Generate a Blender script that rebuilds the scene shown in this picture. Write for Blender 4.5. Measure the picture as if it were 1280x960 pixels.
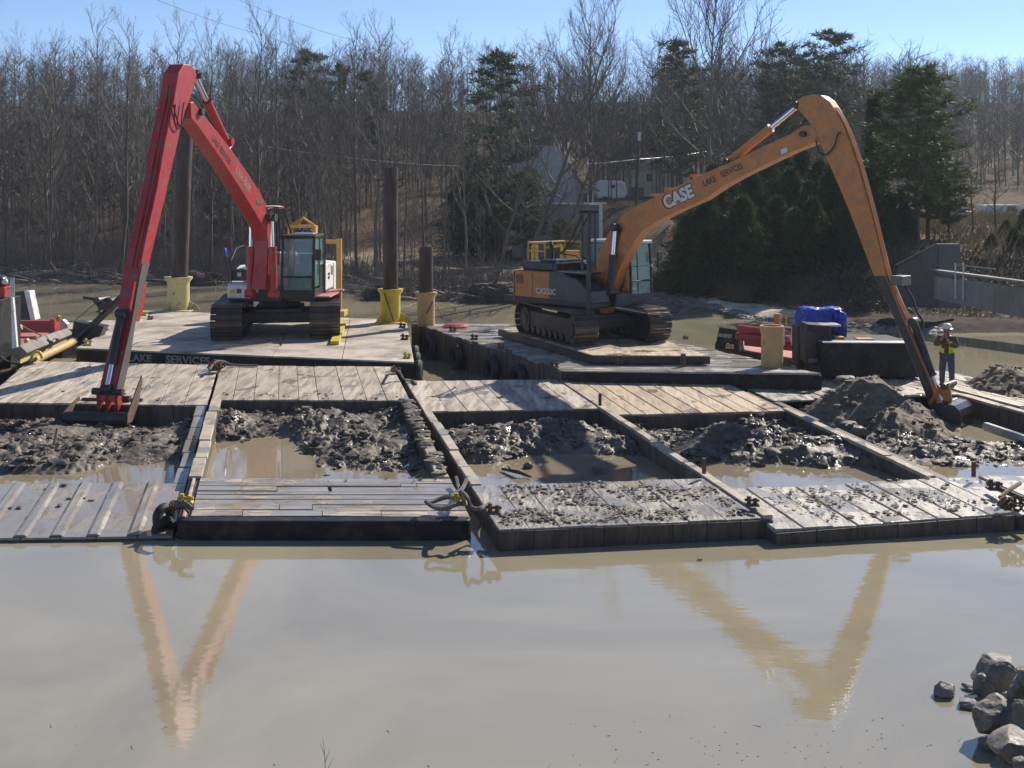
import bpy, bmesh, math, random
from mathutils import Vector, Matrix, noise, Quaternion
random.seed(7)
sc = bpy.context.scene
for o in list(bpy.data.objects): bpy.data.objects.remove(o)
# ---------------------------------------------------------------- camera
F = 1425.0; HC = 6.0; Y0 = 240.0
cd = bpy.data.cameras.new("camera"); cam = bpy.data.objects.new("camera", cd)
sc.collection.objects.link(cam); sc.camera = cam
cam.location = (0, 0, HC); cam.rotation_euler = (math.radians(90), 0, 0)
cd.sensor_width = 36; cd.lens = 36*F/1280; cd.shift_y = -0.1875
cd.clip_start = .1; cd.clip_end = 3000
# ---------------------------------------------------------------- sky, sun, exposure
SUN_AZ = math.radians(40)      # from +Y toward +X
SUN_EL = math.radians(36)
w = bpy.data.worlds.new("World"); sc.world = w; w.use_nodes = True
nt = w.node_tree; bg = nt.nodes["Background"]
sky = nt.nodes.new("ShaderNodeTexSky"); sky.sky_type = 'NISHITA'; sky.sun_disc = False
sky.sun_elevation = SUN_EL; sky.sun_rotation = SUN_AZ
sky.air_density = .5; sky.dust_density = .0; sky.ozone_density = 1.9; sky.altitude = 0
nt.links.new(sky.outputs[0], bg.inputs[0]); bg.inputs[1].default_value = .12
sd = bpy.data.lights.new("sun", 'SUN'); so = bpy.data.objects.new("sun", sd); sc.collection.objects.link(so)
sd.energy = 5.0; sd.angle = math.radians(.5); sd.color = (1, .93, .82)
sdir = Vector((math.sin(SUN_AZ)*math.cos(SUN_EL), math.cos(SUN_AZ)*math.cos(SUN_EL), math.sin(SUN_EL)))
so.rotation_euler = sdir.to_track_quat('Z', 'Y').to_euler(); so.location = (30, 40, 40)
sc.view_settings.view_transform = 'Standard'; sc.view_settings.look = 'None'
sc.view_settings.exposure = 0.5; sc.view_settings.gamma = 1
sc.view_settings.use_curve_mapping = False
# ---------------------------------------------------------------- helpers
def G(px, py, z=0.0):            # point of the photograph's ray on the level z
    Y = F*(HC-z)/(py-Y0); return Vector(((px-640)/F*Y, Y, z))
def D(px, py, Y):                # point of the ray at the distance Y
    return Vector(((px-640)/F*Y, Y, HC-(py-Y0)/F*Y))
COL = sc.collection
WL = {}                          # world location of each root/part
def link(o, parent=None):
    COL.objects.link(o)
    if parent is not None: o.parent = parent
    return o
def thing(name, label, cat, loc=(0,0,0), group=None):
    o = bpy.data.objects.new(name, None); o.empty_display_size = .3
    COL.objects.link(o); o.location = loc; WL[o.name] = Vector(loc)
    o['label'] = label; o['category'] = cat
    if group: o['group'] = group
    return o
def tag(o, label, cat, group=None, kind=None):
    if label: o['label'] = label
    if cat: o['category'] = cat
    if group: o['group'] = group
    if kind: o['kind'] = kind
    return o
class MB:
    def __init__(s): s.v = []; s.f = []; s.m = []
    def poly(s, pts, faces, mi=0):
        b = len(s.v); s.v += [tuple(p) for p in pts]
        for f in faces: s.f.append([b+i for i in f]); s.m.append(mi)
    def box(s, c, size, R=None, mi=0, taper=1.0):
        x, y, z = [a/2 for a in size]; c = Vector(c)
        P = [Vector((sx*x*(taper if sz > 0 else 1), sy*y*(taper if sz > 0 else 1), sz*z)) for sz in (-1,1) for sx, sy in ((-1,-1),(1,-1),(1,1),(-1,1))]
        if R is not None: P = [R @ p for p in P]
        s.poly([c+p for p in P], [(3,2,1,0),(4,5,6,7),(0,1,5,4),(1,2,6,5),(2,3,7,6),(3,0,4,7)], mi)
    def hexa(s, low, top, mi=0):      # 4 low + 4 top corners
        s.poly(list(low)+list(top), [(3,2,1,0),(4,5,6,7),(0,1,5,4),(1,2,6,5),(2,3,7,6),(3,0,4,7)], mi)
    def extr(s, pts, vec, mi=0):      # closed outline pushed along vec
        n = len(pts); vec = Vector(vec)
        P = [Vector(p) for p in pts]; P += [p+vec for p in P]
        s.poly(P, [list(range(n))[::-1], list(range(n, 2*n))]+[(i, (i+1) % n, n+(i+1) % n, n+i) for i in range(n)], mi)
    def tube(s, pts, r, n=6, mi=0, cap=True, closed=False):
        pts = [Vector(p) for p in pts]; k = len(pts)
        if not hasattr(r, '__len__'): r = [r]*k
        b = len(s.v); ref = None
        for i, p in enumerate(pts):
            if closed: d = pts[(i+1) % k]-pts[i-1]
            else: d = pts[min(i+1, k-1)]-pts[max(i-1, 0)]
            if d.length < 1e-9: d = Vector((0,0,1))
            d.normalize()
            if ref is None: ref = Vector((0,0,1)) if abs(d.z) < .9 else Vector((1,0,0))
            a = d.cross(ref)
            if a.length < 1e-4: a = d.cross(Vector((0,1,0)))
            a.normalize(); c = d.cross(a); ref = a.cross(d)
            for j in range(n):
                t = 2*math.pi*j/n; q = p+(a*math.cos(t)+c*math.sin(t))*r[i]
                s.v.append(tuple(q))
        m = k if closed else k-1
        for i in range(m):
            i2 = (i+1) % k
            for j in range(n):
                s.f.append([b+i*n+j, b+i*n+(j+1) % n, b+i2*n+(j+1) % n, b+i2*n+j]); s.m.append(mi)
        if cap and not closed and n > 2:
            s.f.append([b+j for j in range(n)][::-1]); s.m.append(mi)
            s.f.append([b+(k-1)*n+j for j in range(n)]); s.m.append(mi)
    def cyl(s, a, b, r, n=12, mi=0, r2=None): s.tube([a, b], [r, r if r2 is None else r2], n, mi)
    def lathe(s, c, prof, n=20, mi=0, R=None):   # prof: (r, z) list about z axis
        b = len(s.v); c = Vector(c)
        for r, z in prof:
            for j in range(n):
                t = 2*math.pi*j/n; p = Vector((r*math.cos(t), r*math.sin(t), z))
                if R is not None: p = R @ p
                s.v.append(tuple(c+p))
        for i in range(len(prof)-1):
            for j in range(n):
                s.f.append([b+i*n+j, b+i*n+(j+1) % n, b+(i+1)*n+(j+1) % n, b+(i+1)*n+j]); s.m.append(mi)
    def rock(s, c, size, sub=2, rough=.25, seed=0, R=None, mi=0):
        bm = bmesh.new(); bmesh.ops.create_icosphere(bm, subdivisions=sub, radius=1)
        off = Vector((seed*3.7, seed*1.3, seed*7.1)); c = Vector(c); P = []
        for v in bm.verts:
            q = v.co.copy(); n = noise.noise(q*1.1+off)*rough*1.6+noise.noise(q*2.7+off)*rough*.7+noise.noise(q*6+off)*rough*.25
            q = q*(1+n)
            for ax in range(3): q[ax] = max(-.9, min(.9, q[ax]))
            q = Vector((q.x*size[0], q.y*size[1], q.z*size[2]))
            if R is not None: q = R @ q
            P.append(c+q)
        s.poly(P, [[v.index for v in f.verts] for f in bm.faces], mi); bm.free()
    def boulder(s, c, size, seed=0, R=None):
        rr = random.Random(seed*17+3); bm = bmesh.new(); bmesh.ops.create_icosphere(bm, subdivisions=4, radius=1); c = Vector(c); P = []
        pl = []
        for k in range(13):
            v = Vector((rr.gauss(0,1), rr.gauss(0,1), rr.gauss(0,1))).normalized(); pl.append((v, rr.uniform(.58,.9)))
        for v in bm.verts:
            q = v.co.copy()*1.08
            for nrm, d in pl:
                e = q.dot(nrm)-d
                if e > 0: q -= nrm*e*.93
            q *= 1+noise.noise(q*2.3+Vector((seed,0,0)))*.10+noise.noise(q*6+Vector((seed,0,0)))*.035+noise.noise(q*15+Vector((seed,0,0)))*.012
            q = Vector((q.x*size[0], q.y*size[1], q.z*size[2]))
            if R is not None: q = R @ q
            P.append(c+q)
        s.poly(P, [[v.index for v in f.verts] for f in bm.faces]); bm.free()
    def build(s, name, mats, parent=None, smooth=False, bevel=0, off=None, sharp=True):
        me = bpy.data.meshes.new(name)
        if off is None and parent is not None: off = WL.get(parent.name, Vector((0,0,0)))
        if off is not None: vv = [(a[0]-off[0], a[1]-off[1], a[2]-off[2]) for a in s.v]
        else: vv = s.v
        me.from_pydata(vv, [], s.f)
        if not isinstance(mats, (list, tuple)): mats = [mats]
        for m in mats: me.materials.append(m)
        if len(mats) > 1: me.polygons.foreach_set('material_index', s.m)
        if smooth: me.polygons.foreach_set('use_smooth', [True]*len(s.f))
        me.update()
        o = bpy.data.objects.new(name, me); link(o, parent)
        WL[o.name] = off if off is not None else Vector((0,0,0))
        if smooth and sharp:
            try: me.set_sharp_from_angle(angle=math.radians(40))
            except Exception: pass
        if bevel:
            b = o.modifiers.new('bevel', 'BEVEL'); b.width = bevel; b.segments = 2; b.limit_method = 'ANGLE'
            b.angle_limit = math.radians(40)
        return o
def single(mb, name, mats, label, cat, loc, group=None, smooth=False, bevel=0, kind=None):
    o = mb.build(name, mats, None, smooth, bevel, off=Vector(loc)); o.location = loc
    return tag(o, label, cat, group, kind)
def rotz(a): return Matrix.Rotation(a, 3, 'Z')
# ---------------------------------------------------------------- materials
def mat(name, col, rough=.6, metal=0, var=.25, scale=3, bump=.0, bscale=30, dirt=None, damt=.5, dscale=1.5, spec=.5,
        stretch=(1,1,1), rnd=0, wet=0, wetscale=1.2, wetcol=.45, rust=0, alpha=None, rlo=None, transm=0, coord='Object'):
    m = bpy.data.materials.new(name); m.use_nodes = True; t = m.node_tree; N = t.nodes; L = t.links
    p = N['Principled BSDF']
    tc = N.new('ShaderNodeTexCoord'); mp = N.new('ShaderNodeMapping'); mp.inputs['Scale'].default_value = stretch
    L.new(tc.outputs[coord], mp.inputs[0])
    def nz(sc_, det=5, rg=.6, src=None, dist=0):
        n = N.new('ShaderNodeTexNoise'); n.inputs['Scale'].default_value = sc_; n.inputs['Detail'].default_value = det
        n.inputs['Roughness'].default_value = rg; n.inputs['Distortion'].default_value = dist
        L.new((src or mp).outputs[0] if src is None else src, n.inputs['Vector']); return n.outputs['Fac']
    def ramp(fac, lo, hi, a=0, b=1):
        r = N.new('ShaderNodeMapRange'); r.inputs[1].default_value = lo; r.inputs[2].default_value = hi
        r.inputs[3].default_value = a; r.inputs[4].default_value = b; L.new(fac, r.inputs[0]); return r.outputs[0]
    def mix(fac, a, b):
        x = N.new('ShaderNodeMix'); x.data_type = 'RGBA'
        if isinstance(fac, float): x.inputs[0].default_value = fac
        else: L.new(fac, x.inputs[0])
        for k, q in ((6, a), (7, b)):
            if isinstance(q, tuple): x.inputs[k].default_value = (*q, 1)
            else: L.new(q, x.inputs[k])
        return x.outputs[2]
    def math_(op, a, b):
        x = N.new('ShaderNodeMath'); x.operation = op
        for k, q in ((0, a), (1, b)):
            if isinstance(q, (int, float)): x.inputs[k].default_value = q
            else: L.new(q, x.inputs[k])
        return x.outputs[0]
    dk = tuple(c*(1-var) for c in col); lt = tuple(min(1, c*(1+var)) for c in col)
    c = mix(ramp(nz(scale), .3, .7), dk, lt)
    f2 = nz(scale*9, 4)
    c = mix(ramp(f2, .35, .75, 0, .45), c, tuple(q*(1-var*1.6) if var < .6 else q*.3 for q in col))
    if rnd:
        oi = N.new('ShaderNodeObjectInfo'); hs = N.new('ShaderNodeHueSaturation')
        L.new(ramp(oi.outputs['Random'], 0, 1, 1-rnd, 1+rnd), hs.inputs['Value']); L.new(c, hs.inputs['Color']); c = hs.outputs[0]
    if dirt:
        c = mix(ramp(nz(dscale, 8, .7), .62-damt*.35, .72-damt*.2, 0, .92), c, dirt)
    if rust:
        c = mix(ramp(nz(2.7, 8, .75, None), .66-rust*.25, .72-rust*.2, 0, .9), c, (.09, .035, .015))
    r = ramp(nz(scale*2.3), .3, .7, rough*.8 if rlo is None else rlo, min(1, rough*1.2))
    if wet:
        wm = ramp(nz(wetscale, 4, .55, tc.outputs[coord]), .62-wet*.3, .66-wet*.3)
        c = mix(wm, c, mix(.5, c, tuple(q*wetcol for q in col)))
        r = math_('ADD', math_('MULTIPLY', r, math_('SUBTRACT', 1, wm)), math_('MULTIPLY', wm, .07))
    L.new(c, p.inputs['Base Color']); L.new(r, p.inputs['Roughness'])
    p.inputs['Metallic'].default_value = metal; p.inputs['Specular IOR Level'].default_value = spec
    if bump:
        b = N.new('ShaderNodeBump'); b.inputs['Distance'].default_value = .02
        h = nz(bscale, 6, .65)
        if wet:
            h = math_('MULTIPLY', h, math_('SUBTRACT', 1, wm))
        b.inputs['Strength'].default_value = bump; L.new(h, b.inputs['Height']); L.new(b.outputs[0], p.inputs['Normal'])
    return m
MUDC = (.085, .07, .055)
M = {}
M['red'] = mat('red_paint', (.42,.026,.028), .42, var=.12, dirt=(.20,.10,.075), damt=.38, dscale=4.5, bump=.12)
M['orange'] = mat('orange_paint', (.54,.205,.05), .52, var=.15, dirt=(.33,.17,.075), damt=.42, dscale=4.5, bump=.12)
M['grey_steel'] = mat('worn_grey_steel', (.16,.15,.14), .5, .3, dirt=(.12,.09,.07), damt=.5, bump=.15)
M['dark_steel'] = mat('muddy_dark_steel', (.045,.042,.045), .5, .2, dirt=(.10,.075,.055), damt=.4, bump=.2)
M['black'] = mat('black_paint', (.022,.024,.027), .45, dirt=(.06,.05,.04), damt=.25, bump=.05)
M['navy'] = mat('dark_hood_paint', (.03,.04,.05), .3, dirt=(.08,.07,.055), damt=.2)
M['shoe'] = mat('track_shoe_steel', (.13,.11,.10), .42, .5, dirt=(.15,.115,.085), damt=.5, bump=.2, rlo=.25)
M['white'] = mat('white_paint', (.72,.71,.68), .45, var=.06, dirt=(.3,.2,.15), damt=.22)
M['pinkdeck'] = mat('faded_red_deck', (.5,.16,.13), .6, dirt=(.4,.3,.25), damt=.35)
M['yellow'] = mat('yellow_paint', (.62,.48,.05), .5, var=.1, dirt=(.3,.24,.12), damt=.3, rust=.25)
M['creamyel'] = mat('faded_yellow_paint', (.6,.52,.24), .6, var=.12, dirt=(.4,.33,.17), damt=.4, rust=.3)
M['tan'] = mat('tan_paint', (.5,.33,.14), .6, var=.12, dirt=(.35,.22,.11), damt=.35, rust=.3)
M['amber'] = mat('amber_paint', (.6,.32,.05), .5, var=.12, dirt=(.3,.2,.1), damt=.3)
M['pile'] = mat('weathered_steel_pile', (.052,.032,.026), .6, .1, var=.4, scale=1.5, stretch=(3,3,.5), dirt=(.10,.055,.035), damt=.4, bump=.2)
M['chrome'] = mat('cylinder_rod', (.75,.75,.78), .14, 1, var=.05)
M['rubber'] = mat('black_rubber', (.02,.02,.022), .7, dirt=(.06,.05,.04), damt=.4, bump=.2)
M['hose'] = mat('hydraulic_hose', (.015,.015,.016), .4)
M['rope'] = mat('dirty_rope', (.2,.185,.165), .9, var=.4, scale=20, bump=.6, bscale=90, dirt=(.06,.05,.04), damt=.5)
M['rusty'] = mat('rusty_iron', (.16,.09,.05), .8, var=.5, scale=8, bump=.4, dirt=(.09,.06,.045), damt=.5)
M['plank'] = mat('grey_timber_decking', (.52,.45,.355), .7, var=.2, scale=1.6, stretch=(5,.7,1), rnd=.16, dirt=(.20,.165,.125), damt=.5, dscale=1.1, bump=.35, bscale=14, wet=.12)
M['plank_tan'] = mat('tan_timber_decking', (.50,.385,.26), .7, var=.25, scale=1.6, stretch=(5,.7,1), rnd=.16, dirt=(.22,.17,.12), damt=.4, dscale=.9, bump=.35, bscale=14, wet=.1)
M['plank_x'] = mat('cracked_timber_decking', (.48,.43,.36), .65, var=.32, scale=1.5, stretch=(.7,6,1), rnd=.2, dirt=(.15,.12,.095), damt=.6, dscale=2.0, bump=.8, bscale=10, wet=.58, wetscale=1.1, wetcol=.6)
M['plank_wet'] = mat('wet_timber_decking', (.52,.47,.40), .55, var=.35, scale=1.5, stretch=(5,.8,1), rnd=.15, dirt=(.2,.17,.14), damt=.45, dscale=1.6, bump=.5, bscale=16, wet=.36, wetscale=1.4, wetcol=.8, rlo=.3)
M['plank_muddy'] = mat('mud_smeared_decking', (.46,.41,.345), .6, var=.35, scale=1.5, stretch=(5,.8,1), rnd=.12, dirt=(.105,.09,.075), damt=.62, dscale=3.2, bump=.6, bscale=16, wet=.42, wetscale=1.6, wetcol=.75, rlo=.3)
M['plank_wetx'] = mat('wet_striped_decking', (.5,.46,.40), .5, var=.4, scale=1.2, stretch=(.8,5,1), rnd=.25, dirt=(.15,.13,.11), damt=.5, dscale=1.6, bump=.4, bscale=12, wet=.5, wetscale=1.0, wetcol=.8, rlo=.22)
M['steel_deck'] = mat('flooded_steel_deck', (.36,.33,.29), .5, var=.3, scale=1.2, stretch=(3,.8,1), rnd=.1, dirt=(.16,.13,.10), damt=.5, dscale=1.2, bump=.25, bscale=12, wet=.62, wetscale=.7, wetcol=.7, rlo=.3)
M['plate'] = mat('dusty_deck_plate', (.52,.46,.38), .65, var=.15, scale=1.2, rnd=.08, dirt=(.24,.19,.145), damt=.5, dscale=.8, bump=.2, bscale=14)
M['hull'] = mat('stained_hull', (.075,.058,.048), .6, var=.5, scale=1.5, stretch=(3,3,.6), dirt=(.13,.10,.08), damt=.5, dscale=1.6, bump=.4, bscale=8)
M['gunwale'] = mat('weathered_gunwale', (.48,.41,.32), .7, var=.3, scale=3, dirt=(.2,.165,.12), damt=.4, bump=.5, bscale=12, wet=.15)
M['blackhull'] = mat('black_hull_paint', (.016,.017,.02), .5, var=.3, dirt=(.06,.05,.045), damt=.35, bump=.25, bscale=6, spec=.25)
M['mud'] = mat('wet_dark_mud', (.115,.094,.072), .72, var=.45, scale=1.5, bump=.8, bscale=16, dirt=(.2,.17,.135), damt=.45, dscale=2.2, rlo=.42, wet=.24, wetscale=1.8, wetcol=.6, spec=.45)
M['sand'] = mat('dredged_sandy_mud', (.15,.115,.08), .9, var=.3, scale=1.5, bump=.7, bscale=14, dirt=(.22,.175,.125), damt=.45, dscale=1.4)
M['lettering'] = mat('painted_lettering', (.30,.27,.23), .6, var=.3, scale=8)
M['letterdk'] = mat('dark_lettering', (.035,.022,.02), .5, var=.1)
M['letterlt'] = mat('pale_lettering', (.62,.62,.62), .5, var=.1)
M['rock'] = mat('riprap_stone', (.21,.19,.165), .8, var=.5, scale=2.5, bump=.8, bscale=7, dirt=(.28,.26,.23), damt=.25, dscale=1.2, rlo=.45)
M['bluetarp_and_sky'] = mat('blue_tarpaulin_and_mirror_sky', (.012,.05,.42), .35, var=.3, scale=3, bump=.3, bscale=6)  # tarp blue, reused as the painted sky reflection in the red machine's mirror
M['bark'] = mat('grey_bark', (.105,.085,.07), .85, var=.4, scale=2, stretch=(3,3,.6), rnd=.3, bump=.4, bscale=10)
M['barkdk'] = mat('dark_bark', (.07,.055,.045), .9, var=.4, scale=2, rnd=.2, bump=.4, bscale=10)
M['twig'] = mat('bare_twigs', (.125,.105,.09), .8, var=.3, scale=.6, rnd=.3)
M['drift'] = mat('bleached_driftwood', (.24,.2,.16), .85, var=.5, scale=2)
M['concrete'] = mat('stained_concrete', (.24,.235,.225), .8, var=.3, scale=.5, stretch=(1,1,.5), dirt=(.16,.15,.13), damt=.5, dscale=.4, bump=.2, bscale=4)
M['concretedk'] = mat('dark_weathered_concrete', (.12,.105,.10), .85, var=.35, scale=.5, dirt=(.07,.065,.06), damt=.5, dscale=.5)
M['siding'] = mat('pale_siding', (.36,.36,.37), .8, var=.08, scale=.4)
M['siding2'] = mat('cream_siding', (.6,.58,.54), .8, var=.08, scale=.4)
M['roof'] = mat('grey_shingles', (.13,.125,.125), .9, var=.3, scale=3)
M['galv'] = mat('galvanised_metal', (.5,.5,.5), .4, .7, var=.15)
M['skin'] = mat('skin', (.32,.17,.11), .55, var=.08)
M['jacket'] = mat('brown_jacket', (.10,.065,.045), .85, var=.25, scale=9, bump=.3)
M['jeans'] = mat('blue_jeans', (.07,.09,.14), .85, var=.25, scale=9, bump=.3)
M['hivis'] = mat('hi_vis_yellow', (.62,.80,.04), .6, var=.1)
M['boots'] = mat('brown_boots', (.08,.05,.03), .7)
M['redcloth'] = mat('red_cloth', (.4,.04,.03), .8)
M['blackcloth'] = mat('dark_cloth', (.03,.03,.035), .8)
def leafmat(name, a, b):
    m = bpy.data.materials.new(name); m.use_nodes = True; t = m.node_tree; N = t.nodes; L = t.links; p = N['Principled BSDF']
    g = N.new('ShaderNodeNewGeometry'); n = N.new('ShaderNodeTexNoise'); n.inputs['Scale'].default_value = .9; n.inputs['Detail'].default_value = 4
    tc = N.new('ShaderNodeTexCoord'); L.new(tc.outputs['Object'], n.inputs['Vector'])
    ad = N.new('ShaderNodeMath'); ad.operation = 'MULTIPLY_ADD'; L.new(g.outputs['Random Per Island'], ad.inputs[0]); ad.inputs[1].default_value = .5
    L.new(n.outputs['Fac'], ad.inputs[2])
    r = N.new('ShaderNodeMapRange'); r.inputs[1].default_value = .35; r.inputs[2].default_value = 1.15; L.new(ad.outputs[0], r.inputs[0])
    x = N.new('ShaderNodeMix'); x.data_type = 'RGBA'; x.inputs[6].default_value = (*a,1); x.inputs[7].default_value = (*b,1)
    L.new(r.outputs[0], x.inputs[0]); L.new(x.outputs[2], p.inputs['Base Color']); p.inputs['Roughness'].default_value = .65
    p.inputs['Specular IOR Level'].default_value = .25
    tr = N.new('ShaderNodeBsdfTranslucent'); L.new(x.outputs[2], tr.inputs[0]); ms = N.new('ShaderNodeMixShader'); ms.inputs[0].default_value = .25
    L.new(p.outputs[0], ms.inputs[1]); L.new(tr.outputs[0], ms.inputs[2]); L.new(ms.outputs[0], N['Material Output'].inputs[0])
    return m
M['cedar'] = leafmat('cedar_foliage', (.012,.026,.012), (.075,.11,.035))
M['pine'] = leafmat('pine_needles', (.025,.05,.018), (.11,.14,.045))
M['pinedk'] = leafmat('dark_pine_needles', (.015,.03,.015), (.06,.08,.035))
M['brush'] = leafmat('dry_brush', (.06,.045,.03), (.16,.13,.07))
def glassmat(name, col, rough=.05, alpha=.55):
    m = bpy.data.materials.new(name); m.use_nodes = True; p = m.node_tree.nodes['Principled BSDF']
    p.inputs['Base Color'].default_value = (*col,1); p.inputs['Roughness'].default_value = rough; p.inputs['Alpha'].default_value = alpha
    p.inputs['Specular IOR Level'].default_value = .8
    return m
M['glass'] = glassmat('cab_glass', (.20,.36,.33), .04, .45)  # teal base colour stands in for bright reflections and the bank behind
M['winglass'] = glassmat('window_glass', (.03,.035,.04), .08, 1)
# water: silty, faintly rippled
def watermat(name, col, ripple=1.0):
    m = bpy.data.materials.new(name); m.use_nodes = True; t = m.node_tree; N = t.nodes; L = t.links; p = N['Principled BSDF']
    tc = N.new('ShaderNodeTexCoord'); mp = N.new('ShaderNodeMapping'); mp.inputs['Scale'].default_value = (.55,1.6,1); L.new(tc.outputs['Object'], mp.inputs[0])
    n1 = N.new('ShaderNodeTexNoise'); n1.inputs['Scale'].default_value = 2.2; n1.inputs['Detail'].default_value = 4; L.new(mp.outputs[0], n1.inputs['Vector'])
    n2 = N.new('ShaderNodeTexNoise'); n2.inputs['Scale'].default_value = 9; n2.inputs['Detail'].default_value = 3; L.new(mp.outputs[0], n2.inputs['Vector'])
    n3 = N.new('ShaderNodeTexNoise'); n3.inputs['Scale'].default_value = .16; n3.inputs['Detail'].default_value = 6; n3.inputs['Roughness'].default_value = .62; n3.inputs['Distortion'].default_value = 1.2; L.new(tc.outputs['Object'], n3.inputs['Vector'])
    a = N.new('ShaderNodeMath'); a.operation = 'MULTIPLY_ADD'; L.new(n2.outputs['Fac'], a.inputs[0]); a.inputs[1].default_value = .25; L.new(n1.outputs['Fac'], a.inputs[2])
    b = N.new('ShaderNodeBump'); b.inputs['Strength'].default_value = .07*ripple; b.inputs['Distance'].default_value = .03
    L.new(a.outputs[0], b.inputs['Height']); L.new(b.outputs[0], p.inputs['Normal'])
    x = N.new('ShaderNodeMix'); x.data_type = 'RGBA'; x.inputs[6].default_value = (*[c*.86 for c in col],1); x.inputs[7].default_value = (*[c*1.16 for c in col],1)
    mr = N.new('ShaderNodeMapRange'); mr.inputs[1].default_value = .35; mr.inputs[2].default_value = .65; L.new(n3.outputs['Fac'], mr.inputs[0])
    L.new(mr.outputs[0], x.inputs[0]); L.new(x.outputs[2], p.inputs['Base Color'])
    p.inputs['Roughness'].default_value = .018; p.inputs['IOR'].default_value = 2.4
    return m
M['water'] = watermat('silty_pond_water', (.30,.265,.182))
M['pool'] = watermat('hopper_pool_water', (.27,.225,.15), .4)
def text(s, size, m, origin, xdir, ydir, parent, name='lettering', extrude=.004, bold=0, align='LEFT', label=None, wide=1):
    cu = bpy.data.curves.new(name, 'FONT'); cu.body = s; cu.size = size; cu.extrude = extrude; cu.offset = bold; cu.align_x = align
    cu.resolution_u = 3
    tmp = bpy.data.objects.new('t', cu); COL.objects.link(tmp)
    dg = bpy.context.evaluated_depsgraph_get(); dg.update()
    me = bpy.data.meshes.new_from_object(tmp.evaluated_get(dg)); bpy.data.objects.remove(tmp)
    me.name = name
    X = Vector(xdir).normalized(); Yv = Vector(ydir); Yv = (Yv-X*Yv.dot(X)).normalized(); Z = X.cross(Yv)
    off = WL.get(parent.name, Vector((0,0,0))) if parent else Vector((0,0,0)); O = Vector(origin)-off
    for v in me.vertices: v.co = O+X*v.co.x*wide+Yv*v.co.y+Z*v.co.z
    me.materials.clear(); me.materials.append(m)
    o = bpy.data.objects.new(name, me); link(o, parent); WL[o.name] = off
    if label: o['label'] = label
    return o
def cloth_rope(pts, r, name, label, mat_=None, cat='rope', group=None):
    mb = MB(); P = []
    pts = [Vector(p) for p in pts]
    for i in range(len(pts)-1):
        p0 = pts[max(i-1,0)]; p1 = pts[i]; p2 = pts[i+1]; p3 = pts[min(i+2,len(pts)-1)]
        for k in range(6):
            t = k/6; P.append(.5*((2*p1)+(-p0+p2)*t+(2*p0-5*p1+4*p2-p3)*t*t+(-p0+3*p1-3*p2+p3)*t**3))
    P.append(pts[-1]); mb.tube(P, r, 6)
    return single(mb, name, mat_ or M['rope'], label, cat, pts[0], group, smooth=True)
# ---------------------------------------------------------------- terrain and water
def interp(x, T):
    if x <= T[0][0]: return T[0][1]
    for (a, b), (c, d) in zip(T, T[1:]):
        if x <= c: return b+(d-b)*(x-a)/(c-a)
    return T[-1][1]
def ss(a, b, x):
    t = max(0, min(1, (x-a)/(b-a))); return t*t*(3-2*t)
BANK = [(-90,80),(-33,75),(-12,72),(-8,63),(6,60),(8,57.5),(10.5,54),(15,50.5),(18.5,48.5),(24,47.5),(60,46)]
def hill(X, Y):
    t = Y-interp(X, BANK); r = ss(7, 13, X)
    low = .32*ss(0, 3, t)+.25*ss(1, 4, t)*(1-ss(6, 10, t))
    low += 4.6*ss(99, 128, Y)+.004*max(0, Y-99)
    low += 17*ss(118, 235, Y)*(1-.15*ss(0, 60, X))
    rt = .28*ss(0, 1.5, t)+2.9*ss(5, 13, t)+.5*ss(12, 40, t)+31*ss(125, 400, Y)+1.5*ss(90,140,Y)
    return low*(1-r)+rt*r
def ground(X, Y):
    if Y < 30:                                  # the near bank under the camera
        yb = 10.9-.9*ss(2, 5, X)+3.6*ss(4.9, 6.4, X)+.25*math.sin(X*1.7)
        if X < 4.9: yb = 10.6-.12*abs(X)
        t = yb-Y
        return max(-1.6, .55*t if t < 0 else .45*t) + noise.noise(Vector((X*.8,Y*.8,0)))*.06 if t < 7 else 3.15+.25*(t-7)
    yb = interp(X, BANK); t = Y-yb
    t += noise.noise(Vector((X*.25, Y*.1, 5)))*1.6
    if t < 0: return max(-1.6, t*.5)
    z = hill(X, Y+ (t-(Y-yb)))
    q = Vector((X*.35, Y*.35, 1.7)); z += noise.fractal(q, .9, 2, 4)*.16*min(1, t/2)
    z += noise.noise(Vector((X*.03, Y*.03, 9)))*1.6*ss(100, 200, Y)
    if X < 10 and 72 < Y < 100 and t > 6: z -= .30*ss(-.2, .3, noise.noise(Vector((X*.12, Y*.16, 3))))
    return z
gm = MB(); NX, NY = 300, 420; ys = []
y = -18.0
while len(ys) < NY:
    ys.append(y)
    if y < 16: y += .32
    elif y < 42: y += 2.6
    elif y < 66: y += .22
    elif y < 130: y += .62
    else: y *= 1.085
    if y > 1500: ys.append(1500); break
NY = len(ys); vc = []
for j, Y in enumerate(ys):
    wdt = 20+.62*abs(Y)
    for i in range(NX):
        u = -1+2*i/(NX-1); X = u*wdt
        gm.v.append((X, Y, ground(X, Y)))
for j in range(NY-1):
    for i in range(NX-1):
        a = j*NX+i; gm.f.append([a, a+1, a+NX+1, a+NX]); gm.m.append(0)
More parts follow.
